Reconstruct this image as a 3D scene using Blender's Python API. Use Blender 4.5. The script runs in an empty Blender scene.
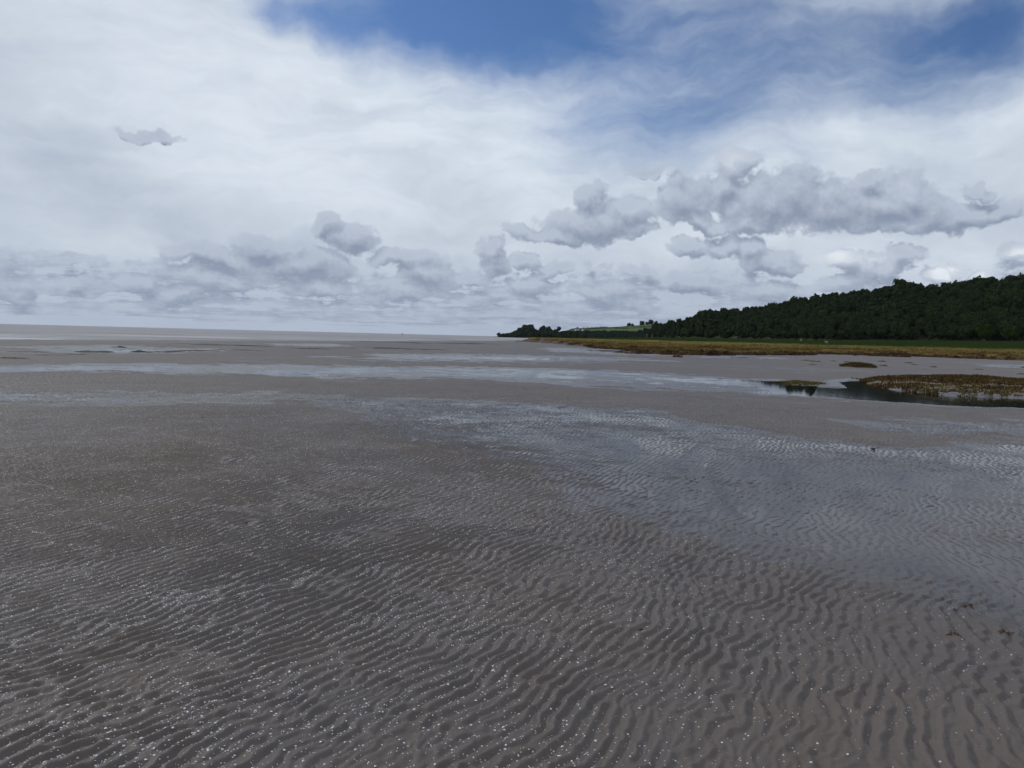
import bpy, bmesh, math, random
import numpy as np
random.seed(7); rng = np.random.default_rng(11)
SC = bpy.context.scene; COL = SC.collection
R = math.radians

# ------------------------------------------------------------------ helpers
def tag(o, label=None, cat=None, group=None, kind=None):
    if label: o['label'] = label
    if cat: o['category'] = cat
    if group: o['group'] = group
    if kind: o['kind'] = kind
    return o

def empty(name, loc, rz=0.0, s=1.0):
    o = bpy.data.objects.new(name, None); COL.objects.link(o)
    o.location = loc; o.rotation_euler = (0, 0, rz); o.scale = (s, s, s)
    o.empty_display_size = 0.3
    return o

def np_mesh(name, V, F, mat=None, parent=None, smooth=True, attrs=None):
    """V (n,3); F (m,k) one face size"""
    V = np.ascontiguousarray(V, dtype=np.float32); F = np.ascontiguousarray(F, dtype=np.int32)
    me = bpy.data.meshes.new(name)
    n, m, k = len(V), len(F), F.shape[1]
    me.vertices.add(n); me.vertices.foreach_set('co', V.ravel())
    me.loops.add(m * k); me.loops.foreach_set('vertex_index', F.ravel())
    me.polygons.add(m)
    me.polygons.foreach_set('loop_start', np.arange(0, m * k, k, dtype=np.int32))
    try: me.polygons.foreach_set('loop_total', np.full(m, k, dtype=np.int32))
    except Exception: pass
    me.polygons.foreach_set('use_smooth', np.full(m, smooth, dtype=bool))
    if attrs:
        for a, val in attrs.items():
            at = me.attributes.new(a, 'FLOAT', 'POINT')
            at.data.foreach_set('value', np.ascontiguousarray(val, dtype=np.float32))
    me.update(calc_edges=True); me.validate()
    if mat: me.materials.append(mat)
    o = bpy.data.objects.new(name, me); COL.objects.link(o)
    if parent: o.parent = parent
    return o

def grid_faces(nr, nc):
    a = np.arange((nr - 1) * nc).reshape(nr - 1, nc)[:, :-1]
    return np.stack([a, a + 1, a + nc + 1, a + nc], -1).reshape(-1, 4)

def bm_obj(name, bm, mat, parent=None, smooth=True):
    me = bpy.data.meshes.new(name); bm.to_mesh(me); bm.free()
    for p in me.polygons: p.use_smooth = smooth
    me.materials.append(mat)
    o = bpy.data.objects.new(name, me); COL.objects.link(o)
    if parent: o.parent = parent
    return o

# periodic random fields
def field_tile(n, seed, power):
    g = np.random.default_rng(seed)
    f = np.fft.fft2(g.standard_normal((n, n)))
    kx = np.fft.fftfreq(n)[:, None]; ky = np.fft.fftfreq(n)[None, :]
    k = np.sqrt(kx * kx + ky * ky); k[0, 0] = 1
    a = k ** (-power); a[k < 2.5 / n] = 0; a[0, 0] = 0
    t = np.real(np.fft.ifft2(f * a)); t /= t.std()
    return t.astype(np.float32)
TILES = {s: field_tile(512, s, 1.7) for s in (1, 2, 3)}
def samp(tile, u, v):
    n = tile.shape[0]
    fu = np.floor(u); fv = np.floor(v); a = (u - fu).astype(np.float32); b = (v - fv).astype(np.float32)
    i = fu.astype(np.int64) % n; j = fv.astype(np.int64) % n; i1 = (i + 1) % n; j1 = (j + 1) % n
    return (tile[i, j] * (1 - a) * (1 - b) + tile[i1, j] * a * (1 - b) + tile[i, j1] * (1 - a) * b + tile[i1, j1] * a * b)
def fb(x, y, size, seed=1):
    """random field; size = metres of one whole tile / 16 (largest feature about 'size')"""
    s = 512 / (size * 9.0)
    return samp(TILES[seed], x * s + 37 * seed, y * s + 91 * seed)

# ripple phase field: band-passed noise, its phase gives crests that wander, fork and end
def ripple_tile(n, cell, lam, ang, sig_r, sig_a, seed):
    g = np.random.default_rng(seed)
    f = np.fft.fft2(g.standard_normal((n, n)))
    kx = np.fft.fftfreq(n, cell)[:, None]; ky = np.fft.fftfreq(n, cell)[None, :]
    k = np.sqrt(kx * kx + ky * ky); th = np.arctan2(ky, kx)
    dth = (th - ang + np.pi) % (2 * np.pi) - np.pi
    w = np.exp(-((k * lam - 1) / sig_r) ** 2 / 2 - (dth / sig_a) ** 2 / 2)
    z = np.fft.ifft2(f * w); z /= np.abs(z).mean()
    return z.real.astype(np.float32), z.imag.astype(np.float32)
RC = 0.0082; RN = 2048
NANG = R(-30)
RA = ripple_tile(RN, RC, 0.076, NANG, 0.12, 0.20, 21)
RB = ripple_tile(RN, RC, 0.082, NANG + 0.14, 0.17, 0.36, 22)

def ripple(x, y):
    wx = x + 0.032 * fb(x, y, 1.0, 2) + 0.005 * fb(x, y, 0.22, 3); wy = y + 0.032 * fb(x, y, 1.0, 3) + 0.005 * fb(x, y, 0.22, 1)
    u, v = wx / RC, wy / RC
    out = []
    for (re, im) in (RA, RB):
        a = samp(re, u, v); b = samp(im, u, v)
        mag = np.sqrt(a * a + b * b) + 1e-6
        c, s = a / mag, b / mag
        # asymmetric crest: gentle back, steep face
        h = c + 0.42 * (2 * s * c) + 0.08 * (c * c - s * s)
        out.append(h * np.clip(mag * 2.4, 0, 1))
    m = 1 / (1 + np.exp(-(fb(x, y, 2.2, 1) * 1.6 + (x - 0.6) * 0.8 - (y - 4) * 0.12)))
    return out[0] * (1 - m) + out[1] * m

def sdf(poly, X, Y):
    """signed distance, negative inside"""
    d = np.full(X.shape, 1e9, dtype=np.float32); ins = np.zeros(X.shape, dtype=bool)
    n = len(poly)
    for i in range(n):
        x0, y0 = poly[i][:2]; x1, y1 = poly[(i + 1) % n][:2]
        ex, ey = x1 - x0, y1 - y0
        t = np.clip(((X - x0) * ex + (Y - y0) * ey) / (ex * ex + ey * ey + 1e-9), 0, 1)
        d = np.minimum(d, (X - x0 - t * ex) ** 2 + (Y - y0 - t * ey) ** 2)
        cond = (y0 > Y) != (y1 > Y)
        with np.errstate(divide='ignore', invalid='ignore'):
            xi = x0 + (Y - y0) / (y1 - y0 + 1e-12) * ex
        ins ^= cond & (X < xi)
    d = np.sqrt(d)
    return np.where(ins, -d, d)

def sstep(a, b, x):
    t = np.clip((x - a) / (b - a), 0, 1); return t * t * (3 - 2 * t)

# ------------------------------------------------------------------ measured ground plan (metres)
# (outline, shore softness in m, centre depth offset, unevenness)
POOLS = [
 ([(-5.083, 18.166), (-4.241, 19.04), (-2.695, 18.61), (-0.75, 18.335), (1.123, 17.807), (2.891, 17.308), (3.974, 14.627),
    (4.601, 13.137), (5.333, 12.069), (6.591, 12.07), (10.642, 13.889), (10.316, 10.699), (4.046, 4.111), (3.244, 4.129), (3.09, 4.523),
    (2.881, 4.824), (2.53, 5.157), (2.167, 5.642), (1.73, 6.227), (1.259, 6.797), (0.877, 7.367), (0.739, 8.648), (0.456, 10.02),
    (-0.57, 10.832), (-1.297, 11.645), (-2.419, 14.195), (-3.72, 16.239)], 0.40, -0.0026, 0.0026),
 ([(-21.579, 25.14), (-19.132, 28.826), (-16.376, 32.226), (-12.338, 34.981), (-6.174, 36.021), (-0.624, 38.873), (4.344, 38.287),
    (7.832, 36.064), (10.645, 33.169), (11.447, 30.063), (8.668, 23.19), (7.197, 24.332), (5.575, 25.591), (3.547, 25.324),
    (0.999, 27.584), (-2.667, 28.533), (-6.787, 27.261), (-9.829, 27.87), (-14.159, 27.86), (-16.14, 27.544), (-16.955, 25.541),
    (-19.229, 22.397)], 1.0, -0.0005, 0.0120),
 ([(-8.335, 57.183), (0.604, 64.036), (7.235, 64.073), (6.27, 55.46), (-0.828, 50.869), (-7.114, 48.833)], 4.0, 0.002, 0.006),
 ([(-13.296, 17.914), (-10.115, 18.051), (-7.413, 18.325), (-4.699, 18.893), (-4.426, 17.798), (-6.803, 16.819), (-8.934, 15.941),
    (-11.606, 15.633)], 0.8, -0.004, 0.006),
 ([(7.878, 114.814), (15.003, 108.365), (19.375, 96.598), (18.123, 85.892), (12.208, 80.552), (7.967, 85.374)], 4.0, 0.006, 0.004),
 ([(-28.354, 47.985), (-27.94, 56.434), (-23.145, 60.097), (-21.615, 54.836), (-24.095, 48.665), (-25.834, 45.101)], 2.5, 0.006, 0.004),
 ([(-26.023, 93.669), (-22.864, 97.768), (-20.299, 86.81), (-23.058, 83.003)], 3.0, 0.006, 0.002),
 ([(21.389, 83.042), (28.103, 84.504), (24.283, 75.949), (19.093, 74.101)], 2.0, 0.004, 0.004),
 ([(46.527, 73.835), (56.123, 73.896), (46.446, 61.128), (41.622, 65.361)], 1.5, 0.004, 0.004),
 ([(-35.078, 53.934), (-31.384, 62.093), (-29.406, 57.882), (-32.145, 51.472)], 2.5, 0.004, 0.006),
 ([(7.553, 15.759), (11.316, 15.866), (10.508, 14.723), (7.356, 14.544)], 0.8, 0.000, 0.006),
]
CREEK = [(8.821, 26.794), (10.469, 29.07), (11.848, 29.315), (12.732, 29.075), (14.345, 33.585), (16.368, 36.143), (14.984, 32.146),
    (14.14, 28.492), (14.774, 26.017), (16.208, 25.615), (17.657, 24.844), (24.425, 23.896), (18.667, 18.23), (14.96, 21.026),
    (12.333, 21.202), (11.059, 21.955), (10.032, 22.87), (9.092, 24.336)]
SHORE = [(-150.0, -60.0), (-90.0, 20.0), (-56.019, 84.466), (-51.473, 103.977), (-42.635, 130.397), (-29.813, 161.334), (-20.532, 217.57),
    (-5.117, 302.936), (30.0, 520.0), (60.0, 2500.0), (80.0, 9000.0)]
BANK = [(16.368, 36.143), (19.856, 39.564), (24.498, 42.282), (25.327, 38.838), (25.998, 36.655), (32.187, 36.14), (24.926, 27.954),
    (19.195, 27.023), (16.343, 25.829), (14.982, 26.086), (14.232, 27.944), (14.679, 31.489)]
MARSH_EDGE = [(5.245, 272.101), (9.603, 232.679), (11.373, 179.683), (13.235, 117.588), (15.28, 92.947), (16.824, 77.804),
    (24.547, 91.648), (29.738, 93.063), (39.958, 107.658), (50.683, 116.313), (55.383, 110.674), (63.398, 114.831), (66.304, 109.802),
    (70.107, 106.1), (79.298, 101.026), (91.788, 90.181), (107.554, 76.492), (206.086, 94.473)]
WATER_Z = 0.0; CREEK_Z = -0.03; SEA_Z = -0.3

def shore_dist(X, Y):
    d = np.full(X.shape, 1e9, dtype=np.float32); sg = np.ones(X.shape, dtype=np.float32)
    for i in range(len(SHORE) - 1):
        x0, y0 = SHORE[i]; x1, y1 = SHORE[i + 1]; ex, ey = x1 - x0, y1 - y0; L = math.hypot(ex, ey)
        t = np.clip(((X - x0) * ex + (Y - y0) * ey) / (L * L), 0, 1)
        dd = np.hypot(X - x0 - t * ex, Y - y0 - t * ey)
        side = np.sign((X - x0) * ey - (Y - y0) * ex)
        upd = dd < d; sg = np.where(upd, side, sg); d = np.where(upd, dd, d)
    return d * sg       # positive = land side (right)

def sand_height(X, Y, with_ripple=True):
    r = np.hypot(X, Y)
    sd = shore_dist(X, Y)
    und = fb(X, Y, 9.0, 1)
    z = 0.022 + 0.004 * und + 0.004 * fb(X, Y, 2.0, 2)
    z = np.maximum(z, 0.012)
    wet = np.clip(0.25 + 0.10 * und + 0.08 * fb(X, Y, 1.2, 3), 0, 1)
    # long low bars and hollows on the outer flat
    bars = sstep(38, 60, Y) * (0.03 * fb(X * 0.6 + 0.2 * Y, Y * 0.35, 10.0, 2) + 0.03)
    z = z + np.maximum(bars, 0)
    fine = fb(X, Y, 0.9, 3); mid = fb(X, Y, 4.0, 2)
    for poly, soft, off, uneven in POOLS:
        P = np.array([p[:2] for p in poly]); pad = soft * 3
        msk = (X > P[:, 0].min() - pad) & (X < P[:, 0].max() + pad) & (Y > P[:, 1].min() - pad) & (Y < P[:, 1].max() + pad)
        if not msk.any(): continue
        s = sdf(poly, X[msk] + soft * 0.35 * mid[msk], Y[msk] + soft * 0.6 * fine[msk])
        p = sstep(soft, -soft, s)
        floor = -off - 0.0015 + uneven * (0.55 * mid[msk] + 0.45 * fine[msk])
        z[msk] = z[msk] * (1 - p) + floor * p
        wet[msk] = np.maximum(wet[msk], sstep(soft * 1.6, 0, s))
    # creek
    P = np.array(CREEK)
    msk = (X > P[:, 0].min() - 3) & (X < P[:, 0].max() + 3) & (Y > P[:, 1].min() - 3) & (Y < P[:, 1].max() + 3)
    if msk.any():
        s = sdf(CREEK, X[msk] + 0.05 * fine[msk], Y[msk] + 0.12 * fine[msk])
        p = sstep(0.55, -0.7, s)
        z[msk] = z[msk] * (1 - p) + (-0.14) * p
        wet[msk] = np.maximum(wet[msk], sstep(1.6, 0, s))
    P = np.array(BANK)
    msk = (X > P[:, 0].min() - 3) & (X < P[:, 0].max() + 3) & (Y > P[:, 1].min() - 3) & (Y < P[:, 1].max() + 3)
    if msk.any():
        s = sdf(BANK, X[msk], Y[msk] + 0.3 * fine[msk])
        z[msk] += 0.10 * sstep(0.8, -1.2, s) * (1 + 0.35 * fine[msk])
    # fall to the sea
    k = sstep(15, -3, sd + 2.0 * mid)
    z = z * (1 - k) + (SEA_Z + 0.03) * k
    k2 = sstep(-3, -60, sd); z = z - 2.5 * k2
    wet = np.maximum(wet, 0.5 * sstep(40, 10, sd + 6 * und))
    if with_ripple:
        amp = 0.0080 * (1 + 0.15 * fb(X, Y, 1.6, 1)) * sstep(48, 24, r)
        z = z + amp * ripple(X, Y)
        z = z + 0.0009 * fb(X, Y, 0.12, 2) * sstep(12, 5, r) + 0.0055 * fb(X, Y, 0.55, 3) * sstep(24, 40, r) * sstep(200, 90, r)
    return z, wet

# ------------------------------------------------------------------ materials
def mat_new(name):
    m = bpy.data.materials.new(name); m.use_nodes = True
    nt = m.node_tree; nt.nodes.clear()
    return m, nt
class N:
    def __init__(s, nt): s.nt = nt
    def node(s, t, **kw):
        n = s.nt.nodes.new(t)
        for k, v in kw.items(): setattr(n, k, v)
        return n
    def put(s, sock, v):
        if hasattr(v, 'is_output') or isinstance(v, bpy.types.NodeSocket): s.nt.links.new(v, sock)
        elif v is not None:
            sock.default_value = v
    def math(s, op, a, b=None, c=None, clamp=False):
        n = s.node('ShaderNodeMath', operation=op, use_clamp=clamp)
        s.put(n.inputs[0], a); s.put(n.inputs[1], b); s.put(n.inputs[2], c); return n.outputs[0]
    def vmath(s, op, a, b=None, c=None):
        n = s.node('ShaderNodeVectorMath', operation=op)
        s.put(n.inputs[0], a); s.put(n.inputs[1], b)
        if c is not None: s.put(n.inputs[2], c)
        return n.outputs['Value'] if op in ('DOT_PRODUCT', 'LENGTH', 'DISTANCE') else n.outputs[0]
    def noise(s, vec, scale, detail=4, rough=0.5, dist=0.0, col=False, lac=2.0):
        n = s.node('ShaderNodeTexNoise'); s.put(n.inputs['Vector'], vec)
        n.inputs['Scale'].default_value = scale; n.inputs['Detail'].default_value = detail
        n.inputs['Roughness'].default_value = rough; n.inputs['Distortion'].default_value = dist
        n.inputs['Lacunarity'].default_value = lac
        return n.outputs['Color'] if col else n.outputs[0]
    def mix(s, f, a, b):
        n = s.node('ShaderNodeMix', data_type='RGBA')
        s.put(n.inputs[0], f); s.put(n.inputs[6], a); s.put(n.inputs[7], b); return n.outputs[2]
    def maprange(s, v, a, b, c=0.0, d=1.0, smooth=True):
        n = s.node('ShaderNodeMapRange', interpolation_type='SMOOTHSTEP' if smooth else 'LINEAR')
        s.put(n.inputs[0], v)
        for i, q in enumerate((a, b, c, d)): s.put(n.inputs[i + 1], q)
        return n.outputs[0]
    def attr(s, name):
        n = s.node('ShaderNodeAttribute', attribute_name=name); return n.outputs['Fac']
    def pos(s): return s.node('ShaderNodeNewGeometry').outputs['Position']
    def bump(s, h, strength, dist, normal=None):
        n = s.node('ShaderNodeBump'); s.put(n.inputs['Height'], h)
        n.inputs['Strength'].default_value = strength; n.inputs['Distance'].default_value = dist
        if normal: s.put(n.inputs['Normal'], normal)
        return n.outputs[0]
    def principled(s, base, rough=0.6, spec=0.5, normal=None, **kw):
        n = s.node('ShaderNodeBsdfPrincipled'); s.put(n.inputs['Base Color'], base); s.put(n.inputs['Roughness'], rough)
        s.put(n.inputs['Specular IOR Level'], spec)
        if normal: s.put(n.inputs['Normal'], normal)
        for k, v in kw.items(): s.put(n.inputs[k.replace('_', ' ')], v)
        return n.outputs[0]
    def out(s, sh):
        o = s.node('ShaderNodeOutputMaterial'); s.nt.links.new(sh, o.inputs['Surface'])

def c4(r, g, b): return (r, g, b, 1)

def make_sand():
    m, nt = mat_new('wet_sand'); n = N(nt)
    p = n.pos(); wet = n.attr('wet')
    big = n.noise(p, 0.35, 5, 0.6); med = n.noise(p, 2.2, 4, 0.6); fine = n.noise(p, 60, 3, 0.7); grit = n.noise(p, 420, 2, 0.7)
    # brownish silt against grey sand
    a = n.mix(n.maprange(big, 0.35, 0.65), c4(0.098, 0.082, 0.074), c4(0.115, 0.091, 0.074))
    a = n.mix(n.maprange(med, 0.50, 0.78, 0, 0.35), a, c4(0.094, 0.064, 0.050))
    a = n.mix(n.maprange(grit, 0.35, 0.75, 0, 0.5), a, c4(0.052, 0.045, 0.048))
    a = n.mix(n.maprange(grit, 0.62, 0.75, 0, 0.5), a, c4(0.15, 0.14, 0.135))
    w = n.maprange(wet, 0.1, 1.0)
    base = n.mix(n.math('MULTIPLY', w, 0.45), a, c4(0.036, 0.031, 0.030))
    rough = n.math('ADD', n.maprange(w, 0, 1, 0.58, 0.30), n.math('MULTIPLY', n.math('SUBTRACT', med, 0.5), 0.25), clamp=True)
    # stretched bump keeps the far rippled flat from going smooth
    mp = n.node('ShaderNodeMapping'); mp.inputs['Rotation'].default_value = (0, 0, R(37)); mp.inputs['Scale'].default_value = (7.0, 2.0, 1)
    nt.links.new(p, mp.inputs['Vector'])
    rp = n.noise(mp.outputs[0], 1.0, 3, 0.55)
    b = n.bump(rp, 0.5, 0.03)
    b = n.bump(n.noise(p, 22, 3, 0.6), 0.45, 0.006, b); b = n.bump(fine, 0.5, 0.006, b)
    b = n.bump(grit, 0.5, 0.0015, b)
    n.out(n.principled(base, rough, 0.32, b)); return m

def make_water(name, tint, wave_scale, wave_h, rough=0.03):
    m, nt = mat_new(name); n = N(nt); p = n.pos()
    b = n.bump(n.noise(p, wave_scale, 3, 0.55), 0.6, wave_h)
    fr = n.node('ShaderNodeFresnel'); fr.inputs['IOR'].default_value = 1.33; nt.links.new(b, fr.inputs['Normal'])
    tr = n.node('ShaderNodeBsdfTransparent'); tr.inputs['Color'].default_value = tint
    gl = n.node('ShaderNodeBsdfGlossy'); gl.inputs['Roughness'].default_value = rough; nt.links.new(b, gl.inputs['Normal'])
    mx = n.node('ShaderNodeMixShader'); nt.links.new(fr.outputs[0], mx.inputs[0]); nt.links.new(tr.outputs[0], mx.inputs[1]); nt.links.new(gl.outputs[0], mx.inputs[2])
    n.out(mx.outputs[0]); return m

def make_sea():
    m, nt = mat_new('sea_water'); n = N(nt); p = n.pos()
    mp = n.node('ShaderNodeMapping'); mp.inputs['Rotation'].default_value = (0, 0, R(-20)); mp.inputs['Scale'].default_value = (0.05, 0.30, 1)
    nt.links.new(p, mp.inputs['Vector'])
    w1 = n.noise(mp.outputs[0], 1.0, 5, 0.62); w2 = n.noise(p, 0.9, 4, 0.6)
    mq = n.node('ShaderNodeMapping'); mq.inputs['Rotation'].default_value = (0, 0, R(-14)); mq.inputs['Scale'].default_value = (0.016, 0.085, 1)
    nt.links.new(p, mq.inputs['Vector']); w3 = n.noise(mq.outputs[0], 1.0, 5, 0.65)
    near = n.maprange(n.attr('shore'), 0, 120, 1, 0)
    foam = n.math('MULTIPLY', n.maprange(w3, 0.53, 0.60), near)
    base = n.mix(n.maprange(w3, 0.42, 0.58), c4(0.105, 0.085, 0.080), c4(0.235, 0.215, 0.215))
    base = n.mix(n.math('MULTIPLY', foam, 0.75), base, c4(0.62, 0.62, 0.62))
    b = n.bump(w1, 1.0, 0.9); b = n.bump(w2, 0.8, 0.22, b)
    n.out(n.principled(base, n.math('MULTIPLY_ADD', foam, 0.4, 0.34), 0.22, b)); return m

def make_leaf(name, lo, hi, use_attr):
    m, nt = mat_new(name); n = N(nt); p = n.pos()
    if use_attr: t = n.attr('tint')
    else: t = n.node('ShaderNodeObjectInfo').outputs['Random']
    f = n.math('ADD', n.math('MULTIPLY', t, 0.65), n.math('MULTIPLY', n.noise(p, 0.4, 3, 0.6), 0.5), clamp=True)
    base = n.mix(f, lo, hi)
    n.out(n.principled(base, 0.85, 0.05)); return m

def plain(name, lo, hi, scale, rough=0.85, bump=0.02, spec=0.3):
    m, nt = mat_new(name); n = N(nt); p = n.pos()
    x = n.noise(p, scale, 5, 0.65)
    n.out(n.principled(n.mix(n.maprange(x, 0.35, 0.65), lo, hi), rough, spec, n.bump(n.noise(p, scale * 4, 4, 0.6), 0.8, bump))); return m

def make_marsh():
    m, nt = mat_new('marsh_turf'); n = N(nt); p = n.pos(); inl = n.attr('inland'); rim = n.attr('rim')
    mp = n.node('ShaderNodeMapping'); mp.inputs['Scale'].default_value = (0.05, 0.13, 1); nt.links.new(p, mp.inputs['Vector'])
    a = n.noise(mp.outputs[0], 1.0, 5, 0.6); b = n.noise(p, 0.35, 5, 0.65); c = n.noise(p, 1.6, 3, 0.6)
    brown = n.mix(n.maprange(b, 0.35, 0.65), c4(0.175, 0.120, 0.045), c4(0.115, 0.095, 0.030))
    straw = n.mix(n.maprange(c, 0.40, 0.70), brown, c4(0.24, 0.175, 0.075))
    olive = n.mix(n.maprange(a, 0.42, 0.60), straw, c4(0.085, 0.085, 0.022))
    green = n.mix(n.maprange(a, 0.35, 0.65), c4(0.015, 0.027, 0.008), c4(0.022, 0.036, 0.010))
    k = n.math('ADD', inl, n.math('MULTIPLY', n.math('SUBTRACT', a, 0.5), 0.10))
    col = n.mix(n.maprange(k, 0.28, 0.34), olive, green)
    mud = n.mix(n.maprange(c, 0.4, 0.6), c4(0.022, 0.014, 0.010), c4(0.060, 0.038, 0.025))
    col = n.mix(n.math('MULTIPLY', n.maprange(rim, 0.15, 0.5), n.maprange(b, 0.28, 0.46)), col, mud)
    n.out(n.principled(col, 1.0, 0.0, n.bump(c, 0.8, 0.12))); return m

def make_fields():
    m, nt = mat_new('headland_fields'); n = N(nt); p = n.pos()
    mp = n.node('ShaderNodeMapping'); mp.inputs['Scale'].default_value = (0.012, 0.02, 0.0); mp.inputs['Rotation'].default_value = (0, 0, 0.5)
    nt.links.new(p, mp.inputs['Vector'])
    v = n.node('ShaderNodeTexVoronoi'); v.inputs['Scale'].default_value = 1.0; nt.links.new(mp.outputs[0], v.inputs['Vector'])
    sep = n.node('ShaderNodeSeparateColor'); nt.links.new(v.outputs['Color'], sep.inputs[0])
    col = n.mix(sep.outputs[0], c4(0.034, 0.062, 0.020), c4(0.066, 0.112, 0.034))
    n.out(n.principled(col, 0.9, 0.1)); return m

M = {}
M['sand'] = make_sand()
M['pool'] = make_water('pool_water', c4(0.80, 0.78, 0.76), 9.0, 0.0004, 0.02)
M['creek'] = make_water('creek_water', c4(0.22, 0.20, 0.17), 3.0, 0.0035, 0.05)
M['sea'] = make_sea()
M['leaf'] = make_leaf('foliage', c4(0.011, 0.020, 0.009), c4(0.024, 0.038, 0.013), False)
M['leaf_mass'] = make_leaf('foliage_mass', c4(0.011, 0.020, 0.009), c4(0.024, 0.038, 0.013), True)
M['leaf_pale'] = plain('foliage_fresh', c4(0.019, 0.036, 0.009), c4(0.027, 0.046, 0.011), 0.5, 0.9, 0.02, 0.0)
M['leaf_far'] = make_leaf('foliage_far', c4(0.014, 0.024, 0.018), c4(0.024, 0.038, 0.022), True)  # bluish cast of distant haze put into the leaf colour
M['bark'] = plain('bark', c4(0.05, 0.04, 0.03), c4(0.09, 0.075, 0.06), 2.0)
M['forest_floor'] = plain('forest_floor', c4(0.018, 0.020, 0.010), c4(0.03, 0.034, 0.014), 0.2)
M['marsh'] = make_marsh()
M['fields'] = make_fields()
M['rock'] = plain('weedy_rock', c4(0.022, 0.018, 0.015), c4(0.055, 0.046, 0.040), 3.0, 0.6, 0.05)
M['redrock'] = plain('brown_rock', c4(0.05, 0.030, 0.022), c4(0.12, 0.075, 0.055), 1.0, 0.8, 0.1)
M['dull_grass'] = plain('dull_grass', c4(0.050, 0.044, 0.018), c4(0.095, 0.072, 0.030), 6.0, 0.95, 0.01, 0.05)
M['weed'] = plain('brown_weed', c4(0.050, 0.032, 0.014), c4(0.11, 0.068, 0.028), 5.0, 0.9, 0.02, 0.05)
M['straw'] = plain('pale_straw', c4(0.24, 0.19, 0.10), c4(0.36, 0.30, 0.18), 4.0, 0.9)
M['olive'] = plain('olive_weed', c4(0.075, 0.066, 0.018), c4(0.15, 0.11, 0.032), 4.0, 0.95, 0.02, 0.05)
M['shell'] = plain('shell', c4(0.45, 0.44, 0.44), c4(0.74, 0.73, 0.74), 60.0, 0.45, 0.001, 0.5)
M['black'] = plain('dark_stone', c4(0.016, 0.015, 0.014), c4(0.035, 0.03, 0.028), 20.0, 0.5, 0.004)
M['red_weed'] = plain('rust_weed', c4(0.05, 0.026, 0.014), c4(0.085, 0.045, 0.024), 30.0, 0.6, 0.003)
M['render'] = plain('white_render', c4(0.62, 0.62, 0.60), c4(0.72, 0.72, 0.70), 0.5)
M['slate'] = plain('slate', c4(0.09, 0.09, 0.10), c4(0.13, 0.13, 0.14), 1.0)
M['fleece'] = plain('fleece', c4(0.26, 0.24, 0.20), c4(0.36, 0.34, 0.30), 8.0)
M['hull'] = plain('hull_paint', c4(0.03, 0.035, 0.05), c4(0.05, 0.05, 0.07), 1.0)

# ------------------------------------------------------------------ sand flat: one sheet to the horizon
def build_sand():
    rr = [0.4, 1.0, 1.6, 2.1]
    while rr[-1] < 30: rr.append(rr[-1] * 1.0030)
    while rr[-1] < 95: rr.append(rr[-1] * 1.0045)
    while rr[-1] < 400: rr.append(rr[-1] * 1.012)
    while rr[-1] < 6000: rr.append(rr[-1] * 1.09)
    rr = np.array(rr)
    th = np.concatenate([np.linspace(-180, -44, 60)[:-1], np.linspace(-44, 44, 1180), np.linspace(44, 180, 60)[1:]])
    th = np.radians(th)
    X = (rr[:, None] * np.sin(th)[None, :]); Y = (rr[:, None] * np.cos(th)[None, :])
    shp = X.shape
    z, wet = sand_height(X.ravel(), Y.ravel())
    V = np.stack([X.ravel(), Y.ravel(), z], 1)
    F = grid_faces(*shp)[:, ::-1]
    o = np_mesh('sand_flat', V, F, M['sand'], attrs={'wet': wet})
    tag(o, 'rippled grey brown wet sand flat left by the tide', 'sand', kind='structure')
build_sand()

def build_pools():
    for poly, soft, off, uneven in POOLS:
        P = np.array([p[:2] for p in poly]); c = 0
        bm = bmesh.new()
        # outline pushed outward under the sand
        n = len(P); vs = []
        area = 0.5 * sum(P[i][0] * P[(i + 1) % n][1] - P[(i + 1) % n][0] * P[i][1] for i in range(n))
        sg = 1 if area > 0 else -1
        for i in range(n):
            e0 = P[i] - P[i - 1]; e1 = P[(i + 1) % n] - P[i]
            t = e0 / np.linalg.norm(e0) + e1 / np.linalg.norm(e1); L = np.linalg.norm(t)
            t = t / L if L > 0.3 else e1 / np.linalg.norm(e1)
            q = P[i] + np.array([t[1], -t[0]]) * sg * soft * 0.45
            vs.append(bm.verts.new((q[0], q[1], WATER_Z)))
        f = bm.faces.new(vs); f.normal_update()
        if f.normal.z < 0: f.normal_flip()
        bmesh.ops.triangulate(bm, faces=[f])
        o = bm_obj('tide_pool_water', bm, M['pool'], smooth=False); tag(o, kind='structure')
    bm = bmesh.new()
    P = np.array(CREEK); n = len(P)
    area = 0.5 * sum(P[i][0] * P[(i + 1) % n][1] - P[(i + 1) % n][0] * P[i][1] for i in range(n)); sg = 1 if area > 0 else -1
    vs = []
    for i in range(n):
        e0 = P[i] - P[i - 1]; e1 = P[(i + 1) % n] - P[i]
        t = e0 / np.linalg.norm(e0) + e1 / np.linalg.norm(e1); L = np.linalg.norm(t); t = t / L if L > 0.3 else e1 / np.linalg.norm(e1)
        q = P[i] + np.array([t[1], -t[0]]) * sg * 0.15
        vs.append(bm.verts.new((q[0], q[1], CREEK_Z)))
    f = bm.faces.new(vs); f.normal_update()
    if f.normal.z < 0: f.normal_flip()
    bmesh.ops.triangulate(bm, faces=[f])
    o = bm_obj('creek_water', bm, M['creek'], smooth=False); tag(o, kind='structure')
build_pools()

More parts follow.
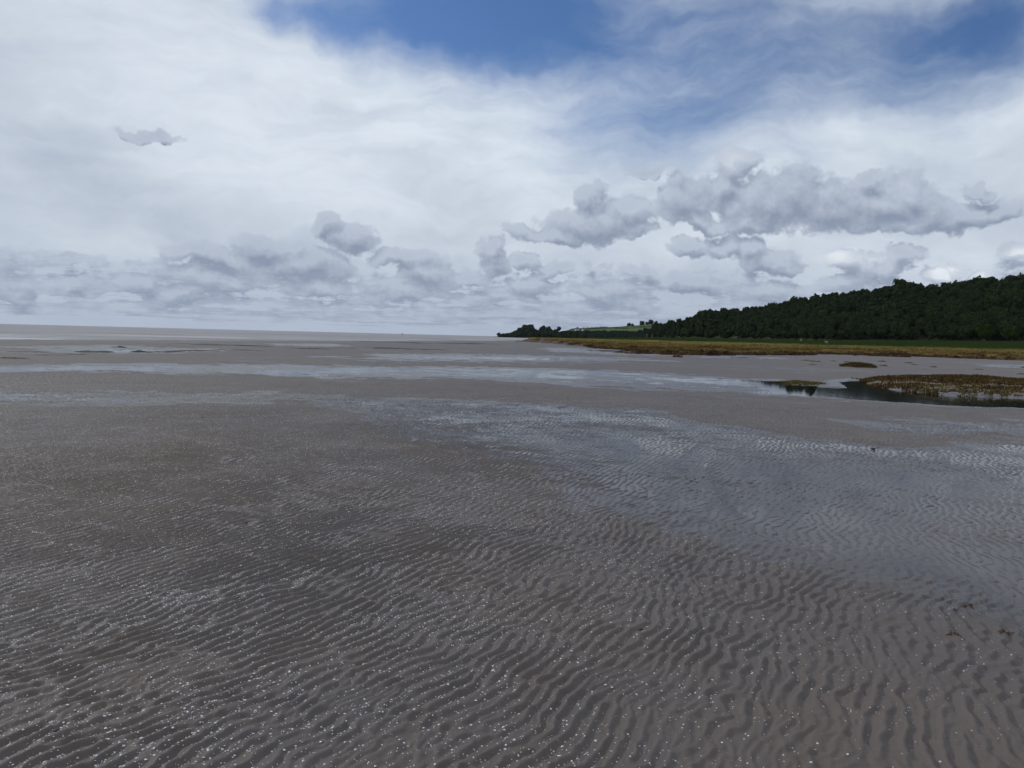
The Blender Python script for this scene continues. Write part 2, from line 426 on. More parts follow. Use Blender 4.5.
def build_sea():
    rr = [20.0]
    while rr[-1] < 6500: rr.append(rr[-1] * 1.06)
    rr = np.array(rr); th = np.radians(np.linspace(-110, 30, 160))
    X = rr[:, None] * np.sin(th); Y = rr[:, None] * np.cos(th)
    sd = shore_dist(X.ravel(), Y.ravel())
    V = np.stack([X.ravel(), Y.ravel(), np.full(X.size, SEA_Z)], 1)
    keep = grid_faces(*X.shape)[:, ::-1]
    keep = keep[(sd[keep].min(1) < 30)]
    tag(np_mesh('sea', V, keep, M['sea'], attrs={'shore': -sd}), kind='structure')
build_sea()

def ground_z(x, y):
    z, _ = sand_height(np.array([float(x)]), np.array([float(y)])); return float(z[0])

# ------------------------------------------------------------------ salt marsh
FOOT = [(-9.52, 560, 0.61), (12.18, 560, 0.8), (25.49, 620, 1.01), (42.33, 700, 1.28), (89.66, 800, 2.68), (148.33, 840, 4.31),
    (183.24, 760, 4.89), (210.24, 660, 5.06), (224.66, 560, 4.69), (254.58, 510, 5.53), (282.51, 490, 6.08), (316.35, 480, 6.73),
    (367.92, 470, 7.78), (456.59, 450, 9.85), (560.28, 400, 12.55), (716.56, 330, 16.81)]
def interp_line(L, px):
    return None
def line_by_angle(L, ang):
    a = np.array([math.atan2(p[0], p[1]) for p in L]); L = np.array([p[:3] if len(p) > 2 else (p[0], p[1], 0) for p in L], dtype=float)
    dist = np.hypot(L[:, 0], L[:, 1])
    return np.interp(ang, a, dist), np.interp(ang, a, L[:, 2])
ME_A = [math.atan2(p[0], p[1]) for p in MARSH_EDGE]
def marsh_z(x, y):
    ang = np.arctan2(x, y); r = np.hypot(x, y)
    r0, _ = line_by_angle(MARSH_EDGE, ang); r1, z1 = line_by_angle(FOOT, ang)
    e = r + 4.5 * fb(x, y, 9.0, 1) + 1.8 * fb(x, y, 2.2, 3) - r0 - 2.0
    t = (r - r0) / (r1 - r0)
    base = 0.30 + np.interp(t, [0, 0.32, 1], [0, 1, 1]) * 1.15 + np.interp(t, [0.3, 1], [0, 1]) * np.maximum(z1 - 1.45, 0)
    rise = sstep(-1.0, 2.5, e)
    hum = (0.04 + 0.09 * sstep(25, 2, e)) * fb(x, y, 1.6, 2) + 0.06 * fb(x, y, 5, 3)
    cr = np.abs(fb(x, y, 12.0, 2)); creekcut = sstep(0.16, 0.02, cr) * sstep(60, 5, e) * 0.28
    z = -0.06 + (base + 0.06 + hum - creekcut) * rise
    rim = np.clip(sstep(15, 2, e) + creekcut * 3, 0, 1)
    return z, np.clip(t, 0, 1), rim
def build_marsh():
    ang = np.concatenate([np.linspace(ME_A[0], math.radians(36), 620), np.linspace(math.radians(36.1), ME_A[-1], 60)])
    r0, _ = line_by_angle(MARSH_EDGE, ang); r1, _ = line_by_angle(FOOT, ang)
    t = np.concatenate([[-1], np.linspace(0, 1, 190) ** 2.2])
    rr = np.where(t[:, None] < 0, r0 - 8, (r0 - 7) + t[:, None] * (r1 + 30 - r0 + 7))
    X = rr * np.sin(ang); Y = rr * np.cos(ang)
    z, inl, rim = marsh_z(X.ravel(), Y.ravel())
    z = z.reshape(X.shape); z[0] = -0.3; z[:, 0] = -0.2
    tag(np_mesh('salt_marsh', np.stack([X.ravel(), Y.ravel(), z.ravel()], 1), grid_faces(*X.shape)[:, ::-1], M['marsh'],
        attrs={'inland': inl, 'rim': rim}), kind='structure')
build_marsh()

def blades(xs, ys, zs, hs, nb, wid, g, spread=0.5):
    """tufts of bent grass blades, two segments each; returns V, F"""
    n = len(xs); k = nb
    X = np.repeat(xs, k); Y = np.repeat(ys, k); Z = np.repeat(zs, k); Hh = np.repeat(hs, k) * g.uniform(0.6, 1.1, n * k)
    a = g.uniform(0, 2 * np.pi, n * k); off = g.uniform(0, 1, n * k) * Hh * spread
    bx = X + np.cos(a) * off; by = Y + np.sin(a) * off
    w = wid * g.uniform(0.7, 1.3, n * k); lean = Hh * g.uniform(0.1, 0.6, n * k)
    tx, ty = -np.sin(a + g.uniform(-1, 1, n * k)), np.cos(a + g.uniform(-1, 1, n * k))
    p0 = np.stack([bx - tx * w, by - ty * w, Z - 0.02], 1); p1 = np.stack([bx + tx * w, by + ty * w, Z - 0.02], 1)
    p2 = np.stack([bx + tx * w * .6 + np.cos(a) * lean * .4, by + ty * w * .6 + np.sin(a) * lean * .4, Z + Hh * .6], 1)
    p3 = np.stack([bx - tx * w * .3 + np.cos(a) * lean, by - ty * w * .3 + np.sin(a) * lean, Z + Hh], 1)
    V = np.stack([p0, p1, p2, p3], 1).reshape(-1, 3)
    F = np.arange(len(V)).reshape(-1, 4)
    return V, F

def build_marsh_grass():
    g = np.random.default_rng(5)
    n = 42000
    ang = g.uniform(ME_A[0] + 0.01, math.radians(40), n)
    r0, _ = line_by_angle(MARSH_EDGE, ang)
    r = r0 + 1.5 + g.exponential(38, n)
    x = r * np.sin(ang); y = r * np.cos(ang)
    z, inl, rim = marsh_z(x, y)
    ok = (z > 0.16) & (r - r0 < 190) & (fb(x, y, 3.0, 1) > -0.6) & ((rim < 0.3) | (g.uniform(0, 1, n) < 0.25))
    x, y, z = x[ok], y[ok], z[ok]
    kind = fb(x, y, 8.0, 2) + g.normal(0, 0.5, len(x))
    for name, sel, mt, h in (('marsh_grass', kind < 0.1, 'straw_grass', 0.20), ('marsh_grass', (kind >= 0.1) & (kind < 0.7), 'olive', 0.20),
    ('marsh_grass', kind >= 0.7, 'weed', 0.24)):
        V, F = blades(x[sel], y[sel], z[sel], g.uniform(0.6, 1.3, sel.sum()) * h, 5, 0.035, g, 1.4)
        lab = {'straw_grass': 'brown and straw coloured grass cover of the salt marsh', 'olive': 'olive green low plants of the salt marsh', 'weed': 'dark brown withered plants of the salt marsh'}[mt]
        tag(np_mesh(name, V, F, M[mt], smooth=False), lab, 'grass', kind='stuff')
M['straw_grass'] = plain('straw_grass', c4(0.16, 0.108, 0.042), c4(0.24, 0.17, 0.065), 0.5, 1.0, 0.0, 0.0)
build_marsh_grass()

# ------------------------------------------------------------------ wooded hill
RIDGE = [(150.72, 880, 8.18), (163.75, 890, 12.78), (188.88, 880, 20.24), (206.51, 860, 26.33), (223.28, 840, 27.92), (242.86, 815, 28.1),
    (254.17, 795, 30.85), (273.72, 770, 35.07), (285.79, 750, 37.18), (293.18, 735, 39.24), (313.66, 705, 42.13), (333.42, 690, 45.11),
    (344.05, 685, 47.93), (355.63, 680, 45.86), (360.84, 675, 45.29), (380.83, 665, 50.13), (399.04, 660, 52.06), (411.93, 655, 53.08),
    (425.44, 650, 53.44), (481.15, 640, 56.32), (625.08, 620, 58.58), (822.05, 590, 56.84), (1211.17, 560, 57.58)]
HFOOT = [(144.86, 845, 4.0), (152.99, 830, 4.33), (184.45, 765, 4.81), (211.84, 665, 5.0), (226.66, 565, 4.64), (257.08, 515, 5.51),
    (285.4, 495, 6.06), (319.65, 485, 6.72), (371.83, 475, 7.79), (461.67, 455, 9.88), (567.29, 405, 12.64), (727.42, 335, 16.99)]
def hill_pt(ang, v):
    r0, z0 = line_by_angle(HFOOT, ang); r1, z1 = line_by_angle(RIDGE, ang)
    vv = np.clip(v, 0, 1)
    prof = np.where(v <= 1, vv ** 0.85 * 0.75 + 0.25 * np.sin(vv * np.pi / 2), 1 - 0.10 * (v - 1) ** 2)
    r = r0 + v * (r1 - r0)
    x, y = r * np.sin(ang), r * np.cos(ang)
    z = z0 + (z1 - z0) * prof + 2.2 * fb(x, y, 60, 1) * np.sin(np.clip(v, 0, 1) * np.pi) - 0.3
    return x, y, z
HA0 = math.atan2(HFOOT[0][0], HFOOT[0][1]); HA1 = math.atan2(HFOOT[-1][0], HFOOT[-1][1])
def build_hill():
    ang = np.linspace(HA0, HA1, 260); v = np.linspace(-0.05, 2.6, 50)
    A, Vv = np.meshgrid(ang, v)
    x, y, z = hill_pt(A.ravel(), Vv.ravel())
    z = z - 3.0 * (Vv.ravel() < 0)
    tag(np_mesh('wooded_hill', np.stack([x, y, z], 1), grid_faces(*A.shape)[:, ::-1], M['forest_floor']), kind='structure')
build_hill()

def crown_data(seed, nleaf=520, R0=5.0, Hh=11.0, leaf=0.75):
    """crown of leaf sprays on lobes; base near z=1"""
    g = np.random.default_rng(seed)
    lobes = [(0, 0, Hh * 0.56, R0 * 0.80)]
    for i in range(11):
        a = g.uniform(0, 2 * np.pi); zf = g.uniform(0.25, 0.86); rad = R0 * (0.62 * math.sqrt(max(0.05, 1 - ((zf - 0.45) / 0.55) ** 2)))
        lobes.append((math.cos(a) * rad, math.sin(a) * rad, Hh * zf, R0 * g.uniform(0.30, 0.46)))
    V = []; F = []
    w = np.array([l[3] ** 2 for l in lobes]); w[0] *= 0.7; w /= w.sum()
    idx = g.choice(len(lobes), nleaf, p=w)
    d = g.normal(size=(nleaf, 3)); d /= np.linalg.norm(d, axis=1)[:, None]
    d[:, 2] = np.where(g.random(nleaf) < 0.6, np.abs(d[:, 2]), d[:, 2])
    L = np.array(lobes)[idx]
    c = L[:, :3] + d * (L[:, 3:4] * g.uniform(0.82, 1.25, (nleaf, 1)))
    c[:, 2] = np.maximum(c[:, 2], 0.3)
    nrm = d + g.normal(0, 0.32, (nleaf, 3)); nrm /= np.linalg.norm(nrm, axis=1)[:, None]
    t = np.cross(nrm, g.normal(size=(nleaf, 3))); t /= np.linalg.norm(t, axis=1)[:, None]; b = np.cross(nrm, t)
    s = leaf * g.uniform(0.5, 1.15, (nleaf, 1)); asp = g.uniform(0.5, 1.0, (nleaf, 1))
    quad = np.stack([c - t * s, c - b * s * asp + nrm * s * .25, c + t * s, c + b * s * asp + nrm * s * .25], 1).reshape(-1, 3)
    V.append(quad); F.append(np.arange(nleaf * 4).reshape(-1, 4)); off = nleaf * 4
    # inner mass of each lobe
    for l in lobes:
        nr, nc = 6, 9
        ph = np.linspace(0, np.pi, nr)[:, None]; tt = np.linspace(0, 2 * np.pi, nc)[None, :]
        rr = l[3] * 0.88 * (1 + 0.10 * g.normal(size=(nr, nc))); rr[:, -1] = rr[:, 0]
        P = np.stack([l[0] + rr * np.sin(ph) * np.cos(tt), l[1] + rr * np.sin(ph) * np.sin(tt), l[2] + rr * np.cos(ph) * np.ones_like(tt)], -1).reshape(-1, 3)
        P[:, 2] = np.maximum(P[:, 2], 0.1)
        V.append(P); F.append(grid_faces(nr, nc) + off); off += nr * nc
    return np.concatenate(V), np.concatenate(F)
CROWNS = [crown_data(s) for s in (31, 32, 33, 34)]
SMALL = [crown_data(s, 170, 5.0, 10.0, 1.2) for s in (41, 42, 43)]

def trunk_bm(h=4.5, r=0.35, seed=0):
    g = random.Random(seed); bm = bmesh.new()
    def limb(p0, p1, r0, r1):
        import mathutils
        a = mathutils.Vector(p0); b = mathutils.Vector(p1); ax = (b - a).normalized()
        t = ax.orthogonal().normalized(); s = ax.cross(t); ring = []
        for q, rad in ((a, r0), ((a + b) / 2 + t * r0 * 0.3, (r0 + r1) / 2), (b, r1)):
            ring.append([bm.verts.new(q + (t * math.cos(k * math.tau / 6) + s * math.sin(k * math.tau / 6)) * rad) for k in range(6)])
        for A, B in zip(ring, ring[1:]):
            for k in range(6): bm.faces.new((A[k], A[(k + 1) % 6], B[(k + 1) % 6], B[k]))
    limb((0, 0, -0.6), (0.1, 0, h), r * 1.2, r * 0.7)
    for k in range(4):
        a = g.uniform(0, 6.28); limb((0.08, 0, h * (0.6 + 0.1 * k)), (math.cos(a) * 2, math.sin(a) * 2, h + 2 + 0.4 * k), r * 0.5, r * 0.2)
    return bm

def tree_proto(cd, label, group, mat, seed):
    root = empty('broadleaf_tree', (0, 0, 0)); tag(root, label, 'tree', group)
    np_mesh('crown', cd[0], cd[1], mat, root, smooth=False)
    bm_obj('trunk', trunk_bm(seed=seed), M['bark'], root)
    return root
PROTO = []
def place_tree(k, loc, s, rz, label, group, mat=None, sz=1.0):
    """first use builds the tree, later uses copy it and its parts"""
    if k >= len(PROTO):
        k = len(PROTO)
        r = tree_proto(CROWNS[k], label, group, M['leaf'], k); PROTO.append(r)
    else:
        src = PROTO[k]; r = src.copy(); COL.objects.link(r)
        for ch in src.children:
            c = ch.copy(); COL.objects.link(c); c.parent = r
            if mat and ch.name.startswith('crown'):
                c.data = ch.data.copy(); c.data.materials[0] = mat
        r['label'] = label
        if group: r['group'] = group
        elif 'group' in r: del r['group']
    r.location = loc; r.scale = (s, s, s * sz); r.rotation_euler = (0, 0, rz)
    return r

def mass(name, pts, protos, mat, label):
    g = np.random.default_rng(77); Vs, Fs, T = [], [], []; off = 0
    for (x, y, z, s) in pts:
        V, F = protos[g.integers(len(protos))]; a = g.uniform(0, 6.28); ca, sa = math.cos(a), math.sin(a)
        sz = s * g.uniform(0.85, 1.2)
        W = np.stack([(V[:, 0] * ca - V[:, 1] * sa) * s + x, (V[:, 0] * sa + V[:, 1] * ca) * s + y, V[:, 2] * sz + z], 1)
        Vs.append(W); Fs.append(F + off); off += len(V); T.append(np.full(len(V), g.random()))
    tag(np_mesh(name, np.concatenate(Vs), np.concatenate(Fs), mat, smooth=False, attrs={'tint': np.concatenate(T)}), label, 'woodland', kind='stuff')

def plant_hill():
    g = np.random.default_rng(9); pts = []
    ang = HA0 + 0.002
    while ang < math.radians(47):
        r0 = float(line_by_angle(HFOOT, np.array([ang]))[0][0]); r1 = float(line_by_angle(RIDGE, np.array([ang]))[0][0])
        v = 0.0
        while v < 1.12:
            a = ang + g.uniform(-0.35, 0.35) * 7.2 / r0
            x, y, z = hill_pt(np.array([a]), np.array([v + g.uniform(-0.3, 0.3) * 6 / (r1 - r0)]))
            pts.append((float(x[0]), float(y[0]), float(z[0]), v, a)); v += 6.7 / (r1 - r0) * g.uniform(0.85, 1.15)
        ang += 6.7 / r0
    vis = [p for p in pts if p[4] < math.radians(34.5)]
    vis.sort(key=lambda p: math.hypot(p[0], p[1])); front = set(id(p) for p in vis[:285])
    rest = []
    cnt = 0
    for p in pts:
        s = g.uniform(0.70, 1.0) * (1 + 0.10 * float(fb(np.array([p[0]]), np.array([p[1]]), 30, 2)[0])) * (0.9 if p[3] < 0.02 else 1.0) * (0.75 if p[4] < R(13.5) else 1.0)
        if id(p) in front:
            place_tree(cnt if cnt < 4 else int(g.integers(4)), (p[0], p[1], p[2] - 0.3), s, g.uniform(0, 6.28),
                       'dark broadleaf tree in the lower front rows of the wood on the right hill', 'broadleaf trees on the lower slope of the wooded hill')
            cnt += 1
        else: rest.append((p[0], p[1], p[2] - 0.3, s))
    mass('woodland', rest, SMALL, M['leaf_mass'], 'dense dark wood covering the upper slope and ridge of the hill')
plant_hill()
for (x, y, z, s, lab) in [(290.41, 478, 5.79, 1.05, 'fresh green rounded tree at the foot of the dark wood near the right edge'),
    (305.1, 474, 6.0, 0.95, 'paler green bushy tree at the right end of the tree line')]:
    place_tree(1, (x, y, z - 0.5), s, 1.0, lab, None, M['leaf_pale'])

# ------------------------------------------------------------------ far headland
HTOP = [(-52.57, 1500, -3.46), (-37.14, 1500, -0.37), (-15.91, 1500, 3.07), (13.0, 1500, 8.63), (62.18, 1520, 10.93), (92.75, 1540, 13.78),
    (123.96, 1560, 20.52), (176.42, 1580, 24.48), (219.84, 1600, 27.86), (264.25, 1620, 32.15), (309.68, 1640, 36.75), (398.72, 1660, 46.78)]
HBOT = [(-49.81, 1420, -1.36), (-32.92, 1330, -0.49), (11.47, 1300, -0.18), (77.42, 1280, 0.35), (141.29, 1260, 1.03), (203.1, 1240, 1.37),
    (294.35, 1220, 1.85)]
def head_pt(ang, v):
    r0, z0 = line_by_angle(HBOT, ang); r1, z1 = line_by_angle(HTOP, ang)
    vv = np.clip(v, 0, 1); r = r0 + v * (r1 - r0)
    x, y = r * np.sin(ang), r * np.cos(ang)
    z = z0 + (z1 - z0) * (vv ** 0.75) - np.maximum(v - 1, 0) * 8 + 1.0 * fb(x, y, 80, 2) * np.sin(vv * np.pi)
    return x, y, z
A0 = math.atan2(HTOP[0][0], HTOP[0][1]); A1 = math.atan2(HTOP[-1][0], HTOP[-1][1])
def build_headland():
    ang = np.linspace(A0, A1, 160); v = np.linspace(-0.1, 1.8, 40); A, Vv = np.meshgrid(ang, v)
    x, y, z = head_pt(A.ravel(), Vv.ravel()); z = z - 3.0 * (Vv.ravel() < 0)
    tag(np_mesh('headland', np.stack([x, y, z], 1), grid_faces(*A.shape)[:, ::-1], M['fields']), kind='structure')
    g = np.random.default_rng(14); pts = []
    def ang_of(px): return math.atan2((px - 512) / 773, 1.0)
    # shore wood along the foot
    for i in range(1100):
        px = g.uniform(498, 668); a = ang_of(px)
        vmax = 0.95 if px < 556 else (0.40 + 0.08 * math.sin(px * 0.09))
        vmax = 0.95 if px < 556 else 0.30; v = g.uniform(0.0, vmax)
        x, y, z = head_pt(np.array([a]), np.array([v])); s = g.uniform(0.8, 1.1) * (0.45 if px < 511 else 0.62 + 0.75 * math.exp(-((px - 525) / 7) ** 2) + 0.5 * math.exp(-((px - 543) / 5.5) ** 2) if px < 560 else 0.62)
        pts.append((float(x[0]), float(y[0]), float(z[0]) - 0.8, s))
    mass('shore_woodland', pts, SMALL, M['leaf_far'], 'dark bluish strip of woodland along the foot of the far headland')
    # hedges on the fields: each a low lumpy strip
    for lab, pa, va, pb, vb in (('long dark hedge across the upper green field of the headland', 562, 0.80, 640, 0.86),
                                ('short dark hedge along the skyline of the headland field', 568, 1.0, 606, 1.0),
                                ('dark hedge running down the right side of the headland field', 612, 0.62, 655, 0.74)):
        hp = []
        for t in np.linspace(0, 1, 46):
            a = ang_of(pa + (pb - pa) * t); x, y, z = head_pt(np.array([a]), np.array([va + (vb - va) * t])); hp.append((float(x[0]), float(y[0]), float(z[0])))
        nr, nc = len(hp), 7; V = []
        for i, (x, y, z) in enumerate(hp):
            w = g.uniform(1.2, 2.0); h = g.uniform(1.8, 3.4)
            for k in range(nc):
                q = math.pi * k / (nc - 1); V.append((x, y - math.cos(q) * w, z - 1.6 + math.sin(q) * h * g.uniform(0.8, 1.1)))
        tag(np_mesh('hedge', np.array(V), grid_faces(nr, nc), M['forest_floor']), lab, 'hedge')
build_headland()
def head_tree(px, v, s, label, k, sz=1.0, dz=0.0):
    a = math.atan2((px - 512) / 773, 1.0); x, y, z = head_pt(np.array([a]), np.array([v]))
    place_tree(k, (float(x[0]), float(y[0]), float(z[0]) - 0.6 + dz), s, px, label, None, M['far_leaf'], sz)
M['far_leaf'] = plain('foliage_distant', c4(0.014, 0.025, 0.018), c4(0.023, 0.037, 0.022), 0.3)  # same painted haze tint for the single headland trees
for q in [(497.5, 0.3, 0.5, 'small lone tree at the outermost tip of the far headland', 0), 
          (505.5, 0.4, 0.38, 'low bush just inland of the headland tip', 1),
          (523.5, 0.7, 1.15, 'left half of the tall rounded tree dome on the headland', 2), (529.5, 0.75, 1.2, 'right half of the tall rounded tree dome on the headland', 3),
          (541.5, 0.75, 1.05, 'left tree of the second rounded clump on the headland', 0), (546.5, 0.7, 1.0, 'right tree of the second rounded clump on the headland', 2),
          (557.5, 0.9, 0.75, 'lone rounded tree where the headland wood meets the green field', 3),
          (576, 1.0, 0.42, 'low bushy tree on the skyline of the green field', 1),
          (627, 1.0, 0.62, 'leftmost of the small trees on the skyline above the headland field', 2), (630.5, 1.0, 0.5, 'second small skyline tree from the left above the headland field', 3),
          (640, 1.0, 0.75, 'tall tree in the middle of the skyline trees by the headland field', 0), (645, 1.0, 0.6, 'lower tree right of the tallest skyline tree', 1),
          (649, 1.0, 0.85, 'rightmost skyline tree beside the start of the wooded hill', 2), (654, 1.0, 0.6, 'bushy tree between the skyline trees and the wooded hill', 0)]:
    head_tree(q[0], q[1], q[2] * (1.5 if q[0] > 600 or q[0] < 512 else 1.25), q[3], q[4], 0.95 if q[0] > 600 else 1.1, -3.0 if q[0] > 560 else 0.0)

def cottage(px, v, label, w=7, d=5, h=3.2, chim=True):
    a = math.atan2((px - 512) / 773, 1.0); x, y, z = head_pt(np.array([a]), np.array([v]))
    root = empty('cottage', (float(x[0]), float(y[0]), float(z[0]) + 1.5), 0.15); tag(root, label, 'house')
    bm = bmesh.new(); b = bmesh.ops.create_cube(bm, size=1); bmesh.ops.scale(bm, vec=(w, d, h + 4), verts=bm.verts); bmesh.ops.translate(bm, vec=(0, 0, h / 2 - 2), verts=bm.verts)
    bm_obj('wall', bm, M['render'], root, False)
    bm = bmesh.new(); vs = [bm.verts.new(p) for p in ((-w/2-.3, -d/2-.3, h), (w/2+.3, -d/2-.3, h), (w/2+.3, d/2+.3, h), (-w/2-.3, d/2+.3, h),
    (-w/2-.3, 0, h+2.4), (w/2+.3, 0, h+2.4))]
    for f in ((0, 1, 5, 4), (2, 3, 4, 5), (0, 4, 3), (1, 2, 5), (3, 2, 1, 0)): bm.faces.new([vs[i] for i in f])
    rf = bm_obj('roof', bm, M['slate'], root, False)
    bm = bmesh.new(); bmesh.ops.create_cube(bm, size=1); bmesh.ops.scale(bm, vec=(0.8, 0.8, 1.8), verts=bm.verts); bmesh.ops.translate(bm, vec=(w/2-.7, 0, h+2.4), verts=bm.verts)
    bm_obj('chimney', bm, M['render'], rf, False)
    for sx in (-w*.3, 0, w*.3):
        bm = bmesh.new(); bmesh.ops.create_cube(bm, size=1); bmesh.ops.scale(bm, vec=(1.0, 0.08, 1.2), verts=bm.verts); bmesh.ops.translate(bm, vec=(sx, -d/2-.03, h*.55), verts=bm.verts)
        bm_obj('window', bm, M['slate'], root, False)
cottage(575.5, 0.50, 'small white house among the trees below the headland field')
cottage(582, 0.50, 'smaller white house right of the first one on the headland', 5.0, 4, 2.8)

# ------------------------------------------------------------------ rocks, weed clumps, debris
def lump(name, x, y, w, d, h, mat, label, cat, group=None, seed=0, rz=0.0, base=None, jag=0.35):
    """low irregular mound resting on the sand"""
    g = np.random.default_rng(seed); nr, nc = 9, 22
    ph = np.linspace(0.0, 1.0, nr)[:, None]; tt = np.linspace(0, 2 * np.pi, nc + 1)[None, :-1]
    k1, k2, k3 = g.uniform(0, 6.28, 3)
    outl = 1 + 0.18 * np.sin(2 * tt + k1) + 0.14 * np.sin(3 * tt + k2) + 0.10 * np.sin(5 * tt + k3) + g.normal(0, 0.05, (1, nc))
    px = ph * outl * np.cos(tt) * w / 2; py = ph * outl * np.sin(tt) * d / 2
    pz = (1 - ph ** 2.6) * h * (0.75 + jag * fb(px * 3 / max(w, .01) + seed * 3.1, py * 3 / max(d, .01), 0.9, 2) * 0.5 + g.normal(0, jag * 0.22, (nr, nc))) - 0.04 * (ph > 0.99)
    pz = np.where(ph > 0.99, -0.04, np.maximum(pz, 0.0))
    pz[0] = pz[1].mean()
    V = np.stack([px, py, pz], -1).reshape(-1, 3)
    a = np.arange((nr - 1) * nc).reshape(nr - 1, nc); b = np.roll(a, -1, 1)
    F = np.stack([a, a + nc, b + nc, b], -1).reshape(-1, 4)
    o = np_mesh(name, V, F, mat, smooth=False)
    o.location = (x, y, (ground_z(x, y) if base is None else base) - 0.008); o.rotation_euler = (0, 0, rz)
    tag(o, label, cat, group); return o

ROCKS = [(-22.712, 35.049, 1.0, 0.11), (-27.333, 43.852, 1.6, 0.08), (-24.035, 40.316, 1.0, 0.07), (-23.861, 42.035, 0.9, 0.07),
    (-25.097, 46.55, 1.25, 0.13), (-29.214, 57.213, 0.85, 0.16), (-23.566, 49.005, 0.85, 0.17), (-22.3, 51.195, 1.6, 0.12),
    (-21.518, 54.234, 2.2, 0.11), (-20.435, 57.927, 2.2, 0.08), (-31.3, 76.641, 3.4, 0.14), (-26.968, 73.478, 3.8, 0.14), (-18.522, 69.6, 2.2, 0.1),
    (-25.393, 73.598, 2.0, 0.1), (-16.579, 76.857, 2.4, 0.09), (-12.934, 81.435, 3.0, 0.12), (-10.52, 77.621, 3.2, 0.14), (-8.2, 77.515, 2.2, 0.1),
    (-20.25, 129.518, 7.0, 0.14), (-10.109, 134.925, 5.0, 0.15), (-8.188, 147.386, 5.0, 0.2), (-5.49, 146.549, 4.0, 0.15)]
RL = ['broad flat dark rock patch nearest the left edge', 'thin dark streak of rock near the left edge behind the wide patch', 'small flat dark rock just in front of the thin left streak', 'small flat dark rock between the thin streaks and the long pool',
      'dark ledge at the left end of the bright far pool', 'small isolated black rock standing behind the bright far pool', 'blocky dark rock at the near side of the bright far pool', 'long flat dark ledge right of the blocky rock',
      'longest dark ledge along the right end of the far pool', 'faint low ledge trailing right from the far pool', 'thin black rock bar lying at the water line on the left', 'second thin black bar right of the first at the water line',
      'dark streak of stones in front of the little round pool', 'small dark rocks right of the water line bars', 'low dark stone streak left of centre on the flat', 'left end of the dark rock line at centre of the flat',
      'middle and darkest of the rock line at centre of the flat', 'right end of the dark rock line at centre of the flat', 'long faint stone bar by the sea left of centre', 'low dark skear of stones by the sea at centre',
      'bumpy dark skear of stones right of centre by the sea', 'small dark stones nearest the headland on the water edge']
for i, ((x, y, w, h), lab) in enumerate(zip(ROCKS, RL)):
    lump('rock_ledge', x, y, w * 1.9, w * 0.5 + 0.3, h * 0.62, M['rock'], lab, 'rock', 'dark rocks along the far edge of the flat', 100 + i, 0.1, jag=0.5)
TIP = [(2.114, 235.843, 4, 0.5), (4.826, 250.16, 5, 0.8), (7.268, 245.27, 6, 1.3), (9.603, 232.679, 7, 1.5), (11.373, 204.882, 6, 1.2),
    (12.128, 177.132, 5, 0.8), (12.865, 153.116, 4, 0.5)]
TL = ['outermost brown rock off the tip of the marsh', 'low brown rock second from the tip of the marsh', 'high dark brown rock heap on the marsh tip', 'highest reddish rock heap on the marsh tip', 'reddish brown rocks right of the highest heap', 'low brown rocks where the marsh turf begins', 'small brown rocks at the marsh foot beside the pool']
for i, ((x, y, w, h), lab) in enumerate(zip(TIP, TL)):
    lump('rock_heap', x, y, w * 1.5, w * 1.8, h * 0.62, M['redrock'], lab, 'rock', 'brown rocks at the tip of the marsh', 140 + i, 0.0, base=0.0, jag=0.7)

CL = [(27.388, 72.213, 1.1, 0.05), (26.716, 68.333, 0.9, 0.05), (22.514, 57.938, 0.7, 0.05), (30.725, 73.954, 0.5, 0.07), (30.696, 70.792, 1.2, 0.05),
    (27.709, 57.829, 0.5, 0.07), (36.868, 77.212, 0.9, 0.08), (36.985, 72.167, 0.8, 0.09), (33.376, 64.134, 0.5, 0.06), (31.242, 57.445, 0.35, 0.07),
    (33.399, 55.466, 0.45, 0.06), (31.556, 48.047, 0.3, 0.05), (18.774, 28.52, 0.4, 0.05)]
CLL = ['thin brown weed line on the mud left of the tussock island', 'brown weed line just right of the leftmost one', 'short weed streak left of the tussock island, nearer the creek', 'small dark weed lump above the left end of the tussock island', 'flat weed strip directly behind the tussock island',
       'little weed lump off the right end of the tussock island', 'dark weed lump behind the right end of the tussock island', 'brown weed clump right of the tussock island', 'small weed tuft beside the brown clump', 'small lone dark clod on the mud behind the weedy bank',
       'lone dark clod on the mud further right', 'dark clod by the right edge on the mud', 'small weed clod at the right end of the weedy bank']
g6 = np.random.default_rng(61)
for i, ((x, y, w, h), lab) in enumerate(zip(CL, CLL)):
    lump('weed_clump', x, y, w * 1.15, 0.9, h * 1.3, M['weed'], lab, 'seaweed', 'weed clumps scattered on the mud before the marsh', 160 + i, 0.0)
# tussock island
tx, ty = (24.227, 54.211)
root = empty('grass_tussock', (tx, ty, ground_z(tx, ty))); tag(root, 'dark olive brown grassy tussock island alone on the mud in front of the marsh', 'grass tussock')
o = lump('mound', 0, 0, 2.5, 2.6, 0.24, M['weed'], None, None, None, 181, base=0.0); o.parent = root
n = 900; a = g6.uniform(0, 6.28, n); q = np.sqrt(g6.uniform(0, 1, n)) * 1.05
V, F = blades(np.cos(a) * q * 1.15, np.sin(a) * q * 1.1, 0.2 * (1.1 - q * q), g6.uniform(0.08, 0.2, n), 5, 0.008, g6, 0.7)
np_mesh('grass_blades', V, F, M['dull_grass'], root, smooth=False)

